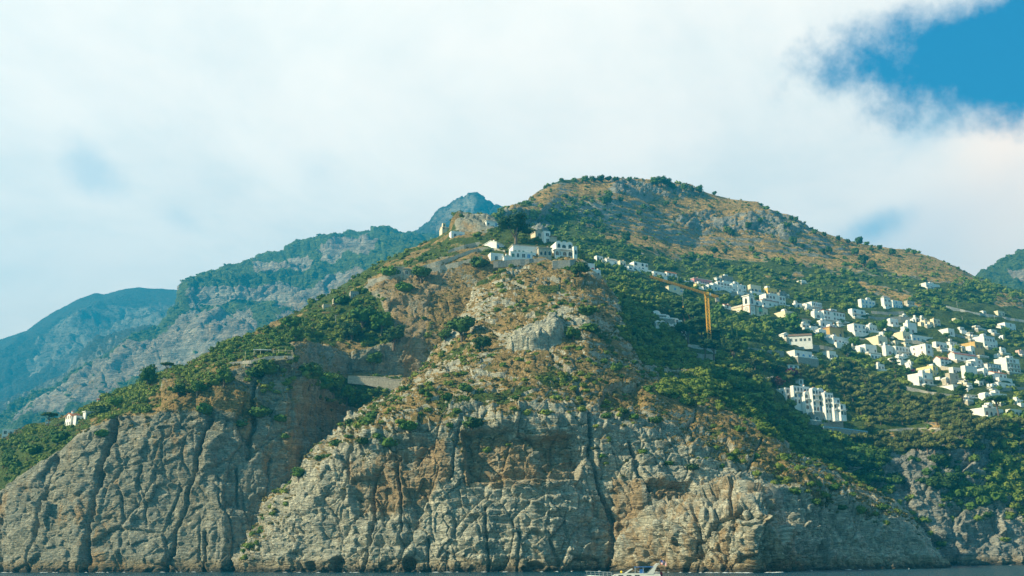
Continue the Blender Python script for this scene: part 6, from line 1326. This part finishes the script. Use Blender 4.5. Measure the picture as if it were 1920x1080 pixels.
for sg in (-1, 1):
    for a, b in zip(pts[:-1], pts[1:]): m.beam((a[0] - .1, sg * a[1], a[2] + .72), (b[0] - .1, sg * b[1], b[2] + .72), .028, M_CHROME, 6); m.beam((a[0] - .05, sg * a[1], a[2] + .38), (b[0] - .05, sg * b[1], b[2] + .38), .016, M_CHROME, 5)
    for a in pts[::2]: m.beam((a[0], sg * a[1], a[2] - .05), (a[0] - .1, sg * a[1], a[2] + .72), .024, M_CHROME, 6)
m.beam((pts[0][0] - .1, -pts[0][1], pts[0][2] + .72), (pts[0][0] - .1, pts[0][1], pts[0][2] + .72), .028, M_CHROME, 6)
m.build('bow_rail', boat)
m = MB(); m.beam((-.25, 0, 2.12), (.6, 0, 2.12), .06, M_CHROME, 6); m.build('anchor_roller', boat)
m = MB(); n = 14
V_ = [(6.1 + .2 * math.sin(p_) * math.cos(a_), -.6 + .2 * math.sin(p_) * math.sin(a_), 2.66 + .22 * math.cos(p_)) for p_ in [math.pi * i / 7 for i in range(8)] for a_ in [2 * math.pi * k / n for k in range(n)]]
m.add(V_, [(i * n + k, i * n + (k + 1) % n, (i + 1) * n + (k + 1) % n, (i + 1) * n + k) for i in range(7) for k in range(n)], simple_mat('yellow_plastic', (.75, .55, .02), .5)); o = m.build('mooring_buoy', None, smooth=True)
o.location = boat.location; o.rotation_euler = boat.rotation_euler; tag(o, 'small bright yellow buoy lying on the foredeck of the yacht', 'buoy')
m = MB(); m.beam((12.5, .1, 3.9), (13.0, .1, 4.75), .03, M_CHROME, 6); fs = m.build('flagstaff', boat)
# the ensign: blue canton, red and white stripes, hanging in folds
M_FW = simple_mat('flag_white', (.75, .72, .7)); M_FR = simple_mat('flag_red', (.6, .05, .06)); M_FB = simple_mat('flag_blue', (.03, .06, .25))
m = MB(); nx, nz = 14, 13
def fp(u, v): return (12.92 + u * 1.0, .1 + .09 * math.sin(u * 9 + v * 2), 4.72 - v * .75 - u * .38 - .05 * math.sin(u * 7))
for i in range(nx):
    for j in range(nz):
        u0, u1, v0, v1 = i / nx, (i + 1) / nx, j / nz, (j + 1) / nz
        mt = M_FB if (u0 < .42 and j < 7) else (M_FR if j % 2 == 0 else M_FW)
        A = [fp(u0, v0), fp(u1, v0), fp(u1, v1), fp(u0, v1)]; B = [(x, y + .012, z) for x, y, z in A]
        m.add(A + B, [(0, 1, 2, 3), (7, 6, 5, 4), (0, 4, 5, 1), (1, 5, 6, 2), (2, 6, 7, 3), (3, 7, 4, 0)], mt)
for i in range(4):
    for j in range(4):
        u, v = .06 + i * .095, .07 + j * .125; c_ = fp(u, v); m.box((c_[0] - .014, c_[1] - .012, c_[2] - .014), (c_[0] + .014, c_[1] + .03, c_[2] + .014), M_FW)
m.build('flag', fs)
m = MB(); m.box((13.6, -1.5, .3), (14.5, 1.5, .42), M_TEAK); m.build('swim_platform', boat)
# the person standing in the cockpit at the stern
def person(P, yaw, label):
    e = bpy.data.objects.new('person', None); COL.objects.link(e); e.location = P; e.rotation_euler = (0, 0, yaw); tag(e, label, 'person')
    J = [((0, 0, .95), .15), ((0, 0, 1.12), .13), ((0, .0, 1.35), .16), ((0, 0, 1.50), .07), ((0, -.01, 1.60), .085), ((0, -.01, 1.70), .095), ((0, 0, 1.77), .06),
         ((.19, 0, 1.43), .06), ((.25, -.03, 1.18), .045), ((.20, -.22, 1.05), .036), ((.16, -.32, 1.03), .03), ((-.19, 0, 1.43), .06), ((-.26, .02, 1.16), .045), ((-.27, -.06, .92), .036), ((-.27, -.10, .82), .03),
         ((.10, 0, .86), .10), ((.11, -.02, .48), .062), ((.12, .03, .09), .04), ((.12, -.12, .04), .035), ((-.10, 0, .86), .10), ((-.11, .02, .48), .062), ((-.12, .06, .09), .04), ((-.12, -.09, .04), .035)]
    E = [(0, 1), (1, 2), (2, 3), (3, 4), (4, 5), (5, 6), (2, 7), (7, 8), (8, 9), (9, 10), (2, 11), (11, 12), (12, 13), (13, 14), (0, 15), (15, 16), (16, 17), (17, 18), (0, 19), (19, 20), (20, 21), (21, 22)]
    for h, sx in ((10, 1), (14, -1)):
        b = Vector(J[h][0]); n0 = len(J)
        for k, (dx, L) in enumerate(((-.028, .06), (-.01, .075), (.01, .07), (.028, .055))):
            J.append(((b.x + dx, b.y - .05, b.z - .01), .009)); J.append(((b.x + dx, b.y - .05 - L * .6, b.z - .03), .008)); E += [(h, len(J) - 2), (len(J) - 2, len(J) - 1)]
        J.append(((b.x - sx * .045, b.y - .03, b.z), .01)); E.append((h, len(J) - 1))
    def skin(nm, J, E, mat, sub=2):
        me = bpy.data.meshes.new(nm); me.from_pydata([j[0] for j in J], E, []); o = link(nm, me, e)
        o.modifiers.new('s', 'SKIN'); sk = me.skin_vertices[0].data
        for i, j in enumerate(J): sk[i].radius = (j[1], j[1]); sk[i].use_root = (i == 0)
        s = o.modifiers.new('u', 'SUBSURF'); s.levels = s.render_levels = sub; me.materials.append(mat)
        dg = bpy.context.evaluated_depsgraph_get(); ev = bpy.data.meshes.new_from_object(o.evaluated_get(dg)); o.modifiers.clear(); o.data = ev
        if not ev.materials: ev.materials.append(mat)
        ev.polygons.foreach_set('use_smooth', [True] * len(ev.polygons)); return o
    skin('body', J, E, M_SKIN)
    skin('dress', [((0, 0, 1.0), .19), ((0, 0, 1.2), .165), ((0, 0, 1.42), .18), ((0, 0, .75), .22), ((0, 0, .5), .25)], [(0, 1), (1, 2), (0, 3), (3, 4)], M_MAR)
    skin('hair', [((0, .03, 1.72), .10), ((0, .05, 1.60), .085), ((0, .06, 1.48), .06)], [(0, 1), (1, 2)], M_HAIR)
    f = MB(); f.box((-.05, -.112, 1.665), (-.02, -.095, 1.68), M_HAIR); f.box((.02, -.112, 1.665), (.05, -.095, 1.68), M_HAIR); f.box((-.012, -.13, 1.62), (.012, -.1, 1.665), M_SKIN); f.box((-.03, -.108, 1.59), (.03, -.09, 1.6), M_MAR); f.build('face', e)
    return e
ca_, sa2 = math.cos(math.radians(-3)), math.sin(math.radians(-3))
lp = Vector((12.9, -.7, 1.28)); m = MB(); m.box((11.9, -1.4, 1.1), (13.55, 1.4, 1.28), M_TEAK); m.build('cockpit_sole', boat)
person(O + Vector((lp.x * ca_ - lp.y * sa2, lp.x * sa2 + lp.y * ca_, lp.z)), math.radians(150), 'person in a dark maroon dress standing at the stern of the yacht')
# foam where the swell meets the rocks
M_FOAM = simple_mat('sea_foam', (0.75, 0.78, 0.78), 0.9, 0.1)
rr = random.Random(3); V_, F_ = [], []
SL = [(446, 434), (500, 425), (600, 412), (700, 405), (800, 402), (1000, 400), (1140, 406), (1200, 382), (1300, 358), (1400, 348), (1450, 352), (1480, 370), (1550, 408), (1650, 426), (1720, 440)]
for k in range(80):
    x = rr.uniform(0, 1900) if k % 6 else rr.uniform(1150, 1490)
    D = np.interp(x, [0, 200, 400, 446], [466, 450, 446, 440]) if x < 446 else (np.interp(x, [a for a, b in SL], [b for a, b in SL]) if x < 1750 else 585)
    p = unproj(x, 1060, D - rr.uniform(4, 9)); L, w = rr.uniform(.3, 1.0) * rr.uniform(.6, 2.4), rr.uniform(.25, .7); n = 9; b = len(V_)
    for i in range(n):
        a = 2 * math.pi * i / n; V_.append((p[0] + L * math.cos(a) * rr.uniform(.6, 1.2), p[1] + w * math.sin(a) * rr.uniform(.6, 1.2), .06))
    V_.append((p[0], p[1], .22)); F_ += [(b + i, b + (i + 1) % n, b + n) for i in range(n)]
me = bpy.data.meshes.new('sea_foam'); me.from_pydata(V_, [], F_); me.materials.append(M_FOAM); o = link('sea_foam', me); o['kind'] = 'stuff'; o['label'] = 'white foam where the swell washes the foot of the cliffs'
